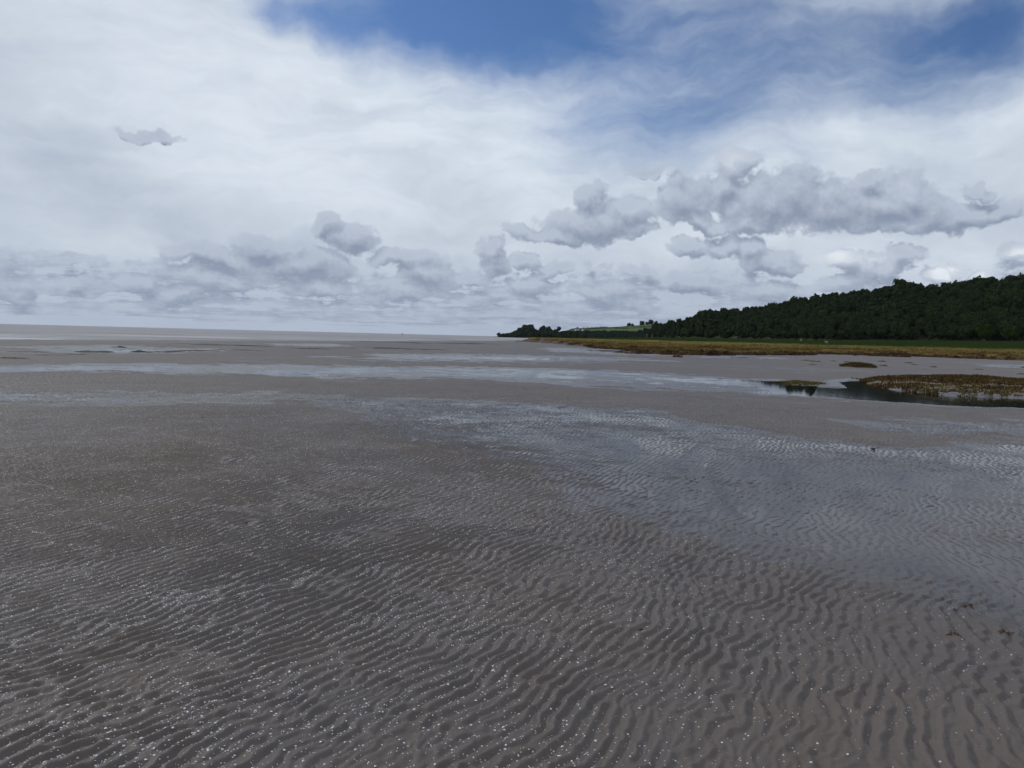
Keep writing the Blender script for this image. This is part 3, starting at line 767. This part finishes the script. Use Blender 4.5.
def bank_cover():
    g = np.random.default_rng(66); P = np.array(BANK); n = 26000
    x = g.uniform(P[:, 0].min(), min(P[:, 0].max(), 34), n); y = g.uniform(P[:, 1].min(), P[:, 1].max(), n)
    s = sdf(BANK, x, y + 0.55 * fb(x, y, 1.6, 3) + 0.3 * fb(x, y, 0.6, 2)); ok = s < 0.1
    x, y = x[ok], y[ok]; z, _ = sand_height(x, y)
    mid = 0.5 * (P[:, 1].min() + P[:, 1].max())
    rel = (y - np.interp(x, [14.8, 17, 20, 24, 34], [31.5, 29.6, 29.0, 28.4, 26.5])) / 6.0; e = 1.1 * fb(x, y * 2.2, 1.8, 2) + g.normal(0, 0.2, len(x)) + np.where(rel > 0.35, 1.3, np.where(rel < 0.0, 0.2, -1.0))
    f2 = fb(x * 0.5, y * 2.5, 2.0, 3) + g.normal(0, 0.2, len(x)) + np.where((rel > -0.1) & (rel < 0.4), 0.9, -1.0)
    for sel, mt, lab, h in ((e > 0.35, 'weed', 'dark brown matted weed on the bank beside the creek', .10), ((e <= 0.35) & (f2 < 0.0), 'olive', 'olive yellow weed on the bank beside the creek', .08),
                            ((e <= 0.35) & (f2 >= 0.0), 'straw', 'pale straw litter lying along the bank beside the creek', .035)):
        V, F = blades(x[sel], y[sel], z[sel], g.uniform(0.2, 1.3, sel.sum()) * h, 4, 0.026, g, 1.6)
        tag(np_mesh('bank_weed', V, F, M[mt], smooth=False), lab, 'seaweed', kind='stuff')
    # thin algae strip at the creek head
    A = [(10.982, 32.134), (12.366, 33.174), (12.625, 31.049), (11.921, 29.883), (10.591, 29.843)]
    PA = np.array(A); x = g.uniform(PA[:, 0].min(), PA[:, 0].max(), 1300); y = g.uniform(PA[:, 1].min(), PA[:, 1].max(), 1300)
    ok = sdf(A, x, y) < 0.1 * fb(x, y, 1.0, 3); x, y = x[ok], y[ok]; z, _ = sand_height(x, y)
    V, F = blades(x, y, z, g.uniform(0.02, 0.05, len(x)), 4, 0.015, g, 1.6)
    tag(np_mesh('algae', V, F, M['olive'], smooth=False), 'thin olive algae strip at the head of the creek', 'seaweed', kind='stuff')
bank_cover()

# near debris
def pebble(name, px, label, cat, w, mat, h=0.5, seed=0, asp=0.6):
    g = random.Random(seed); bm = bmesh.new(); bmesh.ops.create_icosphere(bm, subdivisions=3, radius=0.5)
    for v in bm.verts:
        k = 1 + 0.18 * math.sin(v.co.x * 7 + seed) * math.cos(v.co.y * 6 + seed) + g.uniform(-0.03, 0.03)
        v.co = (v.co.x * w * k, v.co.y * w * asp * k, v.co.z * w * h * k)
    o = bm_obj(name, bm, mat); o.location = (px[0], px[1], ground_z(*px) + w * h * 0.22); o.rotation_euler = (0, 0, g.uniform(-0.4, 0.4))
    return tag(o, label, cat)
D = [(5.574, 11.809), (-2.148, 6.242), (-5.484, 13.646), (0.742, 4.15), (-2.228, 3.378), (-1.731, 2.909), (6.611, 14.239)]
pebble('stone', D[0], 'black stone lying in the shallow water sheet right of centre', 'stone', 0.085, M['black'], 0.3, 1, 0.45)
pebble('stone', D[1], 'small black pebble alone on the sand left of centre', 'stone', 0.028, M['black'], 0.7, 2)
pebble('stone', D[2], 'tiny dark pebble far left below the wet band', 'stone', 0.05, M['black'], 0.6, 3)
pebble('stone', D[3], 'small dark pebble among the ripples at lower centre', 'stone', 0.022, M['black'], 0.7, 4)
pebble('mussel_shell', D[4], 'dark mussel shell at the left edge of the foreground', 'shell', 0.03, M['black'], 0.35, 5, 0.55)
pebble('mussel_shell', D[5], 'dark mussel shell near the bottom left corner', 'shell', 0.026, M['black'], 0.35, 6, 0.6)
def weed_strand(p, L, label, seed, ang=0.0):
    g = np.random.default_rng(seed); Vs = []; Fs = []; off = 0
    for k in range(7):
        n = 12; a = ang + g.normal(0, 0.25); x = p[0] + g.normal(0, 0.012); y = p[1] + g.normal(0, 0.01); w = g.uniform(0.002, 0.005)
        for i in range(n):
            zz = ground_z(x, y) + 0.002 + 0.001 * k * math.sin(i)
            c, s = math.cos(a), math.sin(a); ww = w * (1 - (i / n) ** 3)
            Vs += [(x + s * ww, y - c * ww, zz), (x, y, zz + 0.004), (x - s * ww, y + c * ww, zz)]
            a += g.normal(0, 0.3); x += math.cos(a) * L / n; y += math.sin(a) * L / n
        Fs.append(grid_faces(n, 3) + off); off += n * 3
    o = np_mesh('seaweed_strand', np.array(Vs), np.concatenate(Fs), M['red_weed']); tag(o, label, 'seaweed')
W = [(2.806, 4.673), (2.758, 4.224), (2.463, 4.176)]
weed_strand(W[0], 0.07, 'rust brown seaweed scrap at the edge of the wet sheet, lower right', 1, -0.1)
weed_strand(W[1], 0.08, 'brown seaweed scrap near the right edge of the foreground', 2, -0.2)
weed_strand(W[2], 0.05, 'tiny dark seaweed scrap left of the two longer scraps', 3, 0.4)

# ------------------------------------------------------------------ shells
def shell_data(seed):
    """half cockle: ribbed fan dome with a beak"""
    g = np.random.default_rng(seed); nr, nc = 5, 13; V = []
    for i in range(nr):
        f = i / (nr - 1)
        for j in range(nc):
            t = 2 * np.pi * j / nc
            rib = 1 + (0.05 if j % 2 else -0.03) * f
            rr = f * 0.5 * rib; x = math.cos(t) * rr; y = math.sin(t) * rr * 0.85 + 0.10 * f * (1 if math.sin(t) > 0 else 0.2)
            V.append((x, y, 0.30 * (1 - f ** 2.2) + 0.0))
    V = np.array(V); a = np.arange((nr - 1) * nc).reshape(nr - 1, nc); b = np.roll(a, -1, 1)
    F = np.stack([a, a + nc, b + nc, b], -1).reshape(-1, 4)
    return V, F
def scatter_shells():
    g = np.random.default_rng(44)
    out = []
    # density falls from left to right and follows troughs and patches
    n = 2600000
    y = 2.3 + 19.0 * g.uniform(0, 1, n) ** 1.0; x = g.uniform(-0.80, 0.80, n) * (y + 0.4)
    keep = g.uniform(0, 1, n) < (y + 0.4) / 21.5
    x, y = x[keep], y[keep]
    azn = x / y
    d = np.interp(azn, [-0.75, -0.5, -0.2, 0.1, 0.3, 0.5, 0.8], [1.0, 0.95, 0.72, 0.42, 0.18, 0.10, 0.06])
    d = d * np.interp(y, [2, 6, 12, 21], [1, 1, 1, 0.4])
    d = d * np.clip(0.8 + 0.25 * fb(x, y, 0.5, 1), 0.15, 1.5)
    rp = ripple(x, y)
    d = d * np.clip(1.0 - 0.75 * rp, 0.08, 1.8) * 0.62
    keep = g.uniform(0, 1, len(x)) < d
    x, y = x[keep], y[keep]
    s0 = sdf(POOLS[0][0], x, y); k = s0 > 0.1; x, y = x[k], y[k]
    z, _ = sand_height(x, y)
    size = np.clip(g.lognormal(math.log(0.0055), 0.45, len(x)), 0.0035, 0.0125)
    dist = np.hypot(x, y)
    vis = (y > 2.55) & (np.abs(x / y) < 0.62)
    order = np.argsort(np.where(vis, dist / size, 1e9))
    big = set(order[:300].tolist())
    V, F = shell_data(1)
    first = None; S = []
    for i in order[:300]:
        if first is None:
            o = np_mesh('cockle_shell', V, F, M['shell']); first = o
            tag(o, 'whitish cockle shell lying in a ripple trough of the near foreground', 'shell', 'white shells strewn over the near rippled sand')
        else: o = first.copy(); COL.objects.link(o)
        s = float(size[i]); o.scale = (s, s, s * g.uniform(0.6, 1.1)); o.location = (float(x[i]), float(y[i]), float(z[i]) - 0.0005)
        o.rotation_euler = (g.normal(0, 0.2), g.normal(0, 0.2), g.uniform(0, 6.28))
    rest = order[300:]
    nr, nc = 3, 6; LV = []
    for i in range(nr):
        f = i / (nr - 1)
        for j in range(nc):
            t = 2 * np.pi * j / nc; LV.append((math.cos(t) * f * 0.5, math.sin(t) * f * 0.42, 0.30 * (1 - f ** 2) - 0.02))
    LV = np.array(LV); a = np.arange((nr - 1) * nc).reshape(nr - 1, nc); b = np.roll(a, -1, 1)
    LF = np.stack([a, a + nc, b + nc, b], -1).reshape(-1, 4)
    m = len(rest); th = g.uniform(0, 6.28, m); c, s = np.cos(th)[:, None], np.sin(th)[:, None]
    sz = size[rest][:, None]; tilt = g.normal(0, 0.25, (m, 2))
    VX = (LV[None, :, 0] * c - LV[None, :, 1] * s) * sz; VY = (LV[None, :, 0] * s + LV[None, :, 1] * c) * sz
    VZ = LV[None, :, 2] * sz + VX * tilt[:, :1] + VY * tilt[:, 1:]
    W = np.stack([VX + x[rest][:, None], VY + y[rest][:, None], VZ + z[rest][:, None]], -1).reshape(-1, 3)
    FF = (LF[None] + (np.arange(m) * len(LV))[:, None, None]).reshape(-1, 4)
    tag(np_mesh('shell_litter', W, FF, M['shell'], smooth=False), 'thousands of white shell fragments strewn over the rippled sand', 'shells', kind='stuff')
    print('shells', m)
scatter_shells()

# ------------------------------------------------------------------ sheep and boat
def sheep(x, y, rz, label):
    z, _, _ = marsh_z(np.array([x]), np.array([y]))
    bm = bmesh.new()
    me = bpy.data.meshes.new('sheep')
    pts = [(0, 0, .72), (.32, 0, .74), (-.38, 0, .72), (.52, 0, .92), (.68, 0, .95), (.84, 0, .84)]; rad = [.24, .22, .22, .12, .10, .06]; ed = [(0, 1),
    (0, 2), (1, 3), (3, 4), (4, 5)]
    for (lx, b) in ((.3, 1), (-.36, 2)):
        for sy in (-.13, .13):
            i = len(pts); pts += [(lx, sy, .5), (lx + (.03 if b == 1 else -.06), sy, .28), (lx, sy, .03)]; rad += [.09, .05, .04]; ed += [(b, i),
    (i, i + 1), (i + 1, i + 2)]
    me.from_pydata(pts, ed, []); o = bpy.data.objects.new('sheep', me); COL.objects.link(o); bm.free()
    mod = o.modifiers.new('Skin', 'SKIN')
    for i, r in enumerate(rad): me.skin_vertices[0].data[i].radius = (r, r)
    me.skin_vertices[0].data[0].use_root = True
    sb = o.modifiers.new('Sub', 'SUBSURF'); sb.levels = 1; sb.render_levels = 2
    me.materials.append(M['fleece']); o.location = (x, y, float(z[0])); o.rotation_euler = (0, 0, rz)
    return tag(o, label, 'sheep')
def setup_skin_ok():
    me = bpy.data.meshes.new('t'); return True
SH = [(148.46, 400), (109.35, 270)]
try:
    sheep(SH[0][0], SH[0][1], 0.3, 'tiny pale sheep at the foot of the wood')
    sheep(SH[1][0], SH[1][1], 2.9, 'pale sheep on the brown marsh a little below the green strip')
except Exception as e: print('sheep failed', e)

def boat(x, y):
    root = empty('fishing_boat', (x, y, SEA_Z), 0.3); tag(root, 'tiny dark boat on the sea horizon left of centre', 'boat')
    L = 9.0; n = 9; V = []
    for i in range(n):
        t = i / (n - 1); w = 1.5 * math.sin(math.pi * min(1, 0.15 + 0.62 * (1 - t) + 0.0)) ** 0.6 * (1 if t < 0.999 else 0.05) if t < 1 else 0.05
        w = 1.5 * (1 - t ** 3.0) + 0.04; sh = 1.1 + 0.6 * t * t
        xx = -L / 2 + L * t
        V += [(xx, -w, sh), (xx, -w * 0.75, 0.1), (xx, 0, -0.4), (xx, w * 0.75, 0.1), (xx, w, sh), (xx, 0, sh - 0.05)]
    a = []
    for i in range(n - 1):
        for k in range(6): a.append((i * 6 + k, i * 6 + (k + 1) % 6, (i + 1) * 6 + (k + 1) % 6, (i + 1) * 6 + k))
    a.append((0, 1, 2, 5)); a.append((5, 2, 3, 4))
    np_mesh('hull', np.array(V), np.array(a), M['hull'], root, smooth=False)
    bm = bmesh.new(); bmesh.ops.create_cube(bm, size=1); bmesh.ops.scale(bm, vec=(2.2, 1.8, 1.9), verts=bm.verts); bmesh.ops.translate(bm, vec=(0.8, 0, 2.0), verts=bm.verts)
    bmesh.ops.bevel(bm, geom=bm.edges[:], offset=0.12, segments=1, affect='EDGES'); bm_obj('cabin', bm, M['hull'], root, False)
    bm = bmesh.new(); bmesh.ops.create_cone(bm, segments=8, radius1=0.09, radius2=0.05, depth=3.4, cap_ends=True); bmesh.ops.translate(bm, vec=(-0.6, 0, 2.6), verts=bm.verts); bm_obj('mast', bm, M['hull'], root)
bx, by = (-373.35, 2600)
boat(bx, by)

# ------------------------------------------------------------------ sky
SUN_EL, SUN_AZ = 28.0, -62.0      # azimuth from +Y, negative = left
def build_world():
    w = bpy.data.worlds.new('World'); SC.world = w; w.use_nodes = True
    nt = w.node_tree; nt.nodes.clear(); n = N(nt)
    tc = n.node('ShaderNodeTexCoord'); d = tc.outputs['Generated']
    sep = n.node('ShaderNodeSeparateXYZ'); nt.links.new(d, sep.inputs[0])
    az = n.math('MULTIPLY', n.math('ARCTAN2', sep.outputs[0], sep.outputs[1]), 57.2958)
    el = n.math('MULTIPLY', n.math('ARCSINE', sep.outputs[2]), 57.2958)
    comb = n.node('ShaderNodeCombineXYZ'); nt.links.new(az, comb.inputs[0]); nt.links.new(el, comb.inputs[1])
    P = comb.outputs[0]
    sky = n.node('ShaderNodeTexSky', sky_type='NISHITA'); sky.sun_disc = False
    sky.sun_elevation = R(SUN_EL); sky.sun_rotation = R(SUN_AZ); sky.air_density = 1.0; sky.dust_density = 0.6; sky.ozone_density = 2.0
    blue = n.mix(1.0, c4(0, 0, 0), sky.outputs[0])
    mul = n.node('ShaderNodeMix', data_type='RGBA', blend_type='MULTIPLY'); mul.inputs[0].default_value = 1
    nt.links.new(sky.outputs[0], mul.inputs[6]); mul.inputs[7].default_value = BLUE_GAIN; blue = mul.outputs[2]
    # ---- high veil
    def warp(v, sc, amp, det=4, off=0.0, rough=0.55):
        q = n.vmath('ADD', v, (off, off * 1.7, off * 0.3))
        c = n.noise(q, sc, det, rough, col=True)
        return n.vmath('ADD', v, n.vmath('MULTIPLY', n.vmath('SUBTRACT', c, (0.5, 0.5, 0.5)), (amp, amp, 0)))
    PV = warp(P, 0.06, 9.0, 5, 3.0, 0.6)
    acc = None
    for (ca, ce, ra, re, amp) in GAPS:
        q = n.vmath('MULTIPLY_ADD', PV, (1 / ra, 1 / re, 0), (-ca / ra, -ce / re, 0))
        gss = n.math('EXPONENT', n.math('MULTIPLY', n.vmath('DOT_PRODUCT', q, q), -1.0))
        acc = n.math('MULTIPLY', gss, amp) if acc is None else n.math('MULTIPLY_ADD', gss, amp, acc)
    mp = n.node('ShaderNodeMapping'); mp.inputs['Rotation'].default_value = (0, 0, R(-24)); mp.inputs['Scale'].default_value = (0.045, 0.16, 1); nt.links.new(PV, mp.inputs['Vector'])
    streak = n.noise(mp.outputs[0], 1.0, 6, 0.60)
    wisp = n.noise(PV, 0.16, 5, 0.62)
    cov = n.math('ADD', 1.03, acc)
    cov = n.math('ADD', cov, n.math('MULTIPLY', n.math('SUBTRACT', streak, 0.5), 1.35))
    cov = n.math('ADD', cov, n.math('MULTIPLY', n.math('SUBTRACT', wisp, 0.5), 0.40))
    cov = n.maprange(cov, -0.36, 1.0, 0.0, 1.0)
    # veil brightness varies softly
    vb = n.math('ADD', n.math('MULTIPLY_ADD', n.noise(P, 0.07, 4, 0.55), 0.6, -0.08), n.math('MULTIPLY', streak, 0.85))
    vb = n.math('ADD', vb, n.math('MULTIPLY_ADD', n.noise(n.vmath('MULTIPLY', PV, (0.08, 0.30, 0)), 1.0, 5, 0.6), 0.8, -0.40))
    bl = None
    for (ca, ce, ra, re, amp) in BRIGHT:
        q = n.vmath('MULTIPLY_ADD', P, (1 / ra, 1 / re, 0), (-ca / ra, -ce / re, 0))
        gss = n.math('EXPONENT', n.math('MULTIPLY', n.vmath('DOT_PRODUCT', q, q), -1.0))
        bl = n.math('MULTIPLY', gss, amp) if bl is None else n.math('MULTIPLY_ADD', gss, amp, bl)
    vb = n.math('ADD', vb, bl)
    veil = n.mix(n.maprange(vb, 0.22, 1.05, smooth=False), VEIL_LO, VEIL_HI)
    # paler, cooler air towards the horizon
    hz = n.maprange(el, 0.0, 6.5, 1.0, 0.0)
    veil = n.mix(n.math('MULTIPLY', hz, 0.75), veil, HORIZON)
    cov = n.math('MAXIMUM', cov, n.maprange(el, 3.0, 15.0, 1.0, 0.0))
    col = n.mix(cov, blue, veil)
    # ---- cumulus: one field, sampled twice for relief
    gr = bpy.data.node_groups.new('cumulus_field', 'ShaderNodeTree')
    gr.interface.new_socket('P', in_out='INPUT', socket_type='NodeSocketVector'); gr.interface.new_socket('F', in_out='OUTPUT', socket_type='NodeSocketFloat')
    gn = N(gr); gi = gn.node('NodeGroupInput'); go = gn.node('NodeGroupOutput'); gp = gi.outputs[0]
    c = gn.noise(gp, 0.30, 4, 0.60, col=True)
    wp = gn.vmath('ADD', gp, gn.vmath('MULTIPLY', gn.vmath('SUBTRACT', c, (0.5, 0.5, 0.5)), (4.2, 3.0, 0)))
    f = None
    for (ca, ce, ra, re) in CUM:
        k = 1.34 if ca < 3 else 1.12; ra *= k; re *= k
        q = gn.vmath('MULTIPLY_ADD', wp, (1 / ra, 1 / re, 0), (-ca / ra, -ce / re, 0))
        v = gn.math('SUBTRACT', 1.0, gn.vmath('LENGTH', q))
        f = v if f is None else gn.math('SMOOTH_MAX', f, v, 0.25)
    # low bank of small clouds over the horizon
    gs = gn.node('ShaderNodeSeparateXYZ'); gr.links.new(gp, gs.inputs[0])
    cq = gn.node('ShaderNodeCombineXYZ'); gr.links.new(gn.math('MULTIPLY', gs.outputs[0], 0.20), cq.inputs[0])
    gr.links.new(gn.math('DIVIDE', 16.0, gn.math('ADD', gn.math('MAXIMUM', gs.outputs[1], 0.0), 1.3)), cq.inputs[1]); sq = cq.outputs[0]
    lown = gn.noise(sq, 1.0, 5, 0.62)
    band = gn.math('MULTIPLY', gn.maprange(gs.outputs[1], 0.0, 0.9), gn.maprange(gs.outputs[1], 3.6, 7.5, 1, 0))
    low = gn.math('MULTIPLY', gn.math('SUBTRACT', lown, gn.math('MULTIPLY_ADD', band, -0.36, 0.80)), 3.0)
    bil = gn.noise(gp, 0.85, 4, 0.60)
    f = gn.math('MAXIMUM', f, low)
    f = gn.math('ADD', f, gn.math('MULTIPLY', gn.math('SUBTRACT', bil, 0.5), 0.95))
    gr.links.new(f, go.inputs[0])
    def fld(v):
        g = n.node('ShaderNodeGroup'); g.node_tree = gr; nt.links.new(v, g.inputs[0]); return g.outputs[0]
    F0 = fld(P); F1 = fld(n.vmath('ADD', P, (-0.28, 0.75, 0))); 
    dens = n.maprange(F0, -0.12, 0.20)
    relief = n.math('SUBTRACT', F0, F1)                # >0: open towards the light above
    relief = n.math('MINIMUM', n.math('MAXIMUM', n.math('MULTIPLY', relief, 0.80), -0.36), 0.42)
    lit = n.math('ADD', relief, n.math('MULTIPLY', n.maprange(F0, 0.1, 0.9), -0.12))
    puff = None
    for (ca, ce, ra, re, amp) in PUFFS:
        q = n.vmath('MULTIPLY_ADD', P, (1 / ra, 1 / re, 0), (-ca / ra, -ce / re, 0))
        gss = n.math('EXPONENT', n.math('MULTIPLY', n.vmath('DOT_PRODUCT', q, q), -1.0))
        puff = n.math('MULTIPLY', gss, amp) if puff is None else n.math('MULTIPLY_ADD', gss, amp, puff)
    lit = n.math('ADD', lit, n.math('MULTIPLY', puff, 1.0))
    ccol = n.mix(n.maprange(lit, -0.45, 0.42, smooth=False), CLOUD_LO, CLOUD_MID)
    ccol = n.mix(n.maprange(lit, 0.40, 1.05), ccol, CLOUD_HI)
    ccol = n.mix(n.math('MULTIPLY', hz, 0.18), ccol, HORIZON)
    thick = n.math('MULTIPLY', dens, n.maprange(el, 0.0, 16.0, 0.72, 0.92, False))
    base_col = col
    col = n.mix(thick, col, ccol)
    # ---- below the horizon: dull ground colour
    base_col = n.mix(n.maprange(el, -1.5, -0.2, 1, 0), base_col, c4(0.9, 0.85, 0.85))
    bg = n.node('ShaderNodeBackground'); bg.inputs['Strength'].default_value = 0.1; nt.links.new(col, bg.inputs['Color'])
    bg2 = n.node('ShaderNodeBackground'); bg2.inputs['Strength'].default_value = 0.1; nt.links.new(base_col, bg2.inputs['Color'])
    inb = n.math('MULTIPLY', n.math('GREATER_THAN', el, -0.3), n.math('LESS_THAN', el, 17.5))
    mx = n.node('ShaderNodeMixShader'); nt.links.new(inb, mx.inputs[0]); nt.links.new(bg2.outputs[0], mx.inputs[1]); nt.links.new(bg.outputs[0], mx.inputs[2])
    o = n.node('ShaderNodeOutputWorld'); nt.links.new(mx.outputs[0], o.inputs[0])
    w.cycles.sampling_method = 'NONE'

def k10(r, g, b): return (r * 10, g * 10, b * 10, 1)
BLUE_GAIN = (0.50, 0.67, 0.93, 1)
VEIL_LO = k10(0.39, 0.45, 0.56); VEIL_HI = k10(0.75, 0.82, 0.90)
HORIZON = k10(0.37, 0.44, 0.56)
CLOUD_LO = k10(0.18, 0.225, 0.335); CLOUD_MID = k10(0.47, 0.53, 0.635); CLOUD_HI = k10(0.82, 0.86, 0.90)
GAPS = [(-6.57, 22.63, 10.24, 3.39, -1.25), (-13.54, 20.75, 4.2, 1.15, -0.5), (-18.34, 20.78, 1.74, 0.98, -0.4), (1.36, 21.73, 8.15, 3.33, -0.6),
    (16.85, 18.7, 19.68, 6.74, -0.72), (7.32, 15.52, 7.29, 2.5, -0.4), (29.82, 18.03, 6.13, 3.54, -0.62), (15.66, 15.66, 8.24, 2.85, -0.25),
    (32.11, 19.3, 3.19, 3.77, -0.3), (12.69, 21.49, 11.28, 2.89, -0.3)]
BRIGHT = [(-15.53, 16.37, 15.13, 6.43, 0.2), (15.5, 19.22, 20.64, 5.71, 0.3), (-26.83, 16.71, 9.44, 3.97, 0.1), (7.47, 11.35, 11.66, 3.67, 0.15),
    (27.71, 11.26, 7.55, 2.95, 0.15), (-31.34, 8.34, 6.49, 3.8, -0.12), (-31.77, 16.94, 6.43, 3.78, -0.05), (-4.21, 13.19, 11.79, 3.69, 0.08),
    (-18.8, 5.53, 13.28, 3.51, -0.12)]
CUM = [(5.4, 8.41, 3.67, 1.25), (2.95, 7.53, 3.25, 0.52), (8.27, 9.0, 1.89, 1.47), (5.49, 10.24, 0.95, 0.96), (9.03, 7.73, 1.45, 0.59),
    (9.16, 12.16, 1.88, 0.44), (11.99, 9.95, 1.91, 1.52), (12.53, 8.63, 1.41, 0.65), (13.79, 8.28, 1.26, 0.43), (15.48, 12.23, 1.51, 1.07),
    (14.66, 10.58, 1.39, 1.29), (17.27, 9.51, 2.84, 1.7), (19.35, 10.18, 1.98, 1.82), (21.94, 9.3, 2.42, 1.37), (24.89, 9.3, 2.56, 1.75),
    (26.53, 9.6, 1.78, 1.66), (23.73, 10.63, 0.99, 0.81), (27.74, 8.53, 2.09, 1.18), (29.65, 8.43, 1.9, 0.84), (31.06, 8.59, 1.41, 0.76),
    (30.33, 9.97, 0.61, 0.45), (16.79, 8.24, 2.58, 0.57), (26.15, 7.84, 2.63, 0.53), (12.61, 6.61, 1.41, 0.65), (14.81, 7.09, 1.32, 0.72),
    (17.83, 5.97, 2.01, 1.06), (16.85, 6.8, 1.02, 0.85), (18.64, 5.41, 1.6, 0.63), (22.48, 5.85, 1.08, 0.62), (24.96, 5.48, 2.31, 0.6),
    (26.6, 5.96, 1.42, 0.53), (28.91, 4.64, 1.02, 0.58), (30.96, 4.48, 0.71, 0.38), (32.69, 5.72, 0.79, 0.56), (-1.48, 5.41, 1.11, 0.81),
    (-1.86, 6.27, 0.89, 0.59), (0.73, 5.61, 0.89, 0.44), (-7.83, 5.49, 2.04, 0.66), (-6.58, 4.32, 1.54, 0.74), (-11.99, 6.87, 1.56, 0.94),
    (-13.53, 7.49, 0.63, 0.79), (-15.43, 4.74, 3.17, 0.93), (-17.47, 5.88, 2.16, 0.64), (-13.69, 3.26, 2.1, 0.5), (-21.39, 4.76, 2.44, 0.62),
    (-20.23, 3.12, 1.57, 0.42), (-3.57, 3.83, 1.48, 0.37), (2.58, 5.08, 1.11, 0.37), (1.15, 3.66, 1.78, 0.52), (5.49, 5.56, 0.59, 0.37),
    (9.13, 4.89, 1.01, 0.51), (-23.28, 2.44, 1.5, 0.41), (-29.75, 4.03, 1.23, 0.32), (-25.72, 2.92, 1.2, 0.4), (-29.65, 2.58, 0.78, 0.26),
    (-33.0, 1.96, 1.36, 0.44), (-25.09, 12.53, 1.58, 0.34), (6.29, 3.41, 2.2, 0.66), (12.71, 4.0, 2.54, 0.72), (-8.37, 3.03, 1.89, 0.37),
    (36.69, 8.21, 1.91, 1.19), (-36.47, 2.49, 1.92, 0.48), (-40.49, 4.44, 2.57, 0.79), (43.21, 6.11, 2.76, 0.97)]
PUFFS = [(22.48, 5.98, 1.01, 0.55, 0.55), (28.9, 4.76, 1.02, 0.58, 0.9), (30.95, 4.54, 0.65, 0.38, 0.5), (32.78, 5.84, 0.73, 0.5, 0.6),
    (15.47, 12.36, 1.38, 1.0, 0.35), (26.33, 10.11, 1.43, 0.93, 0.25), (8.98, 9.14, 1.3, 0.88, 0.15), (-6.54, 2.07, 0.51, 0.29, 0.6),
    (24.47, 5.55, 1.84, 0.47, 0.3), (0.08, 2.25, 0.52, 0.3, 0.5), (-28.65, 1.48, 1.14, 0.33, 0.2)]
build_world()

# ------------------------------------------------------------------ air
def haze():
    m, nt = mat_new('sea_air'); n = N(nt)
    v = n.node('ShaderNodeVolumePrincipled'); v.inputs['Color'].default_value = (0.90, 0.94, 1.0, 1); v.inputs['Density'].default_value = HAZE; v.inputs['Anisotropy'].default_value = 0.0
    o = n.node('ShaderNodeOutputMaterial'); nt.links.new(v.outputs[0], o.inputs['Volume'])
    bm = bmesh.new(); bmesh.ops.create_cube(bm, size=1); bmesh.ops.scale(bm, vec=(14500, 14500, 100), verts=bm.verts); bmesh.ops.translate(bm, vec=(0, 0, 50 - 4.5), verts=bm.verts)
    tag(bm_obj('haze', bm, m, smooth=False), kind='stuff')
HAZE = 0.000012
haze()

# ------------------------------------------------------------------ sun, camera, render
sd = bpy.data.lights.new('sun', 'SUN'); sd.energy = 1.5; sd.angle = R(10); sd.color = (1.0, 0.96, 0.90)
so = bpy.data.objects.new('sun', sd); COL.objects.link(so)
from mathutils import Matrix, Vector
sv = Vector((math.sin(R(SUN_AZ)) * math.cos(R(SUN_EL)), math.cos(R(SUN_AZ)) * math.cos(R(SUN_EL)), math.sin(R(SUN_EL))))
so.rotation_euler = sv.to_track_quat('Z', 'Y').to_euler(); so.location = (0, 0, 30)

cd = bpy.data.cameras.new('camera'); cam = bpy.data.objects.new('camera', cd); COL.objects.link(cam); SC.camera = cam
cd.sensor_width = 36; cd.lens = 36 * 773 / 1024; cd.clip_start = 0.05; cd.clip_end = 60000
p, r = R(3.52), R(1.44)
f = Vector((0, math.cos(p), -math.sin(p))); u0 = Vector((0, math.sin(p), math.cos(p))); r0 = Vector((1, 0, 0))
rv = math.cos(r) * r0 + math.sin(r) * u0; uv = -math.sin(r) * r0 + math.cos(r) * u0
cam.matrix_world = Matrix(((rv.x, uv.x, -f.x, 0), (rv.y, uv.y, -f.y, 0), (rv.z, uv.z, -f.z, 1.6), (0, 0, 0, 1)))

SC.render.engine = 'CYCLES'
SC.cycles.samples = 96; SC.cycles.max_bounces = 4; SC.cycles.diffuse_bounces = 2; SC.cycles.glossy_bounces = 2; SC.cycles.transparent_max_bounces = 8; SC.cycles.use_denoising = True
SC.view_settings.view_transform = 'Standard'; SC.view_settings.look = 'None'; SC.view_settings.exposure = 0.0; SC.view_settings.gamma = 1
SC.render.resolution_x = 1024; SC.render.resolution_y = 768
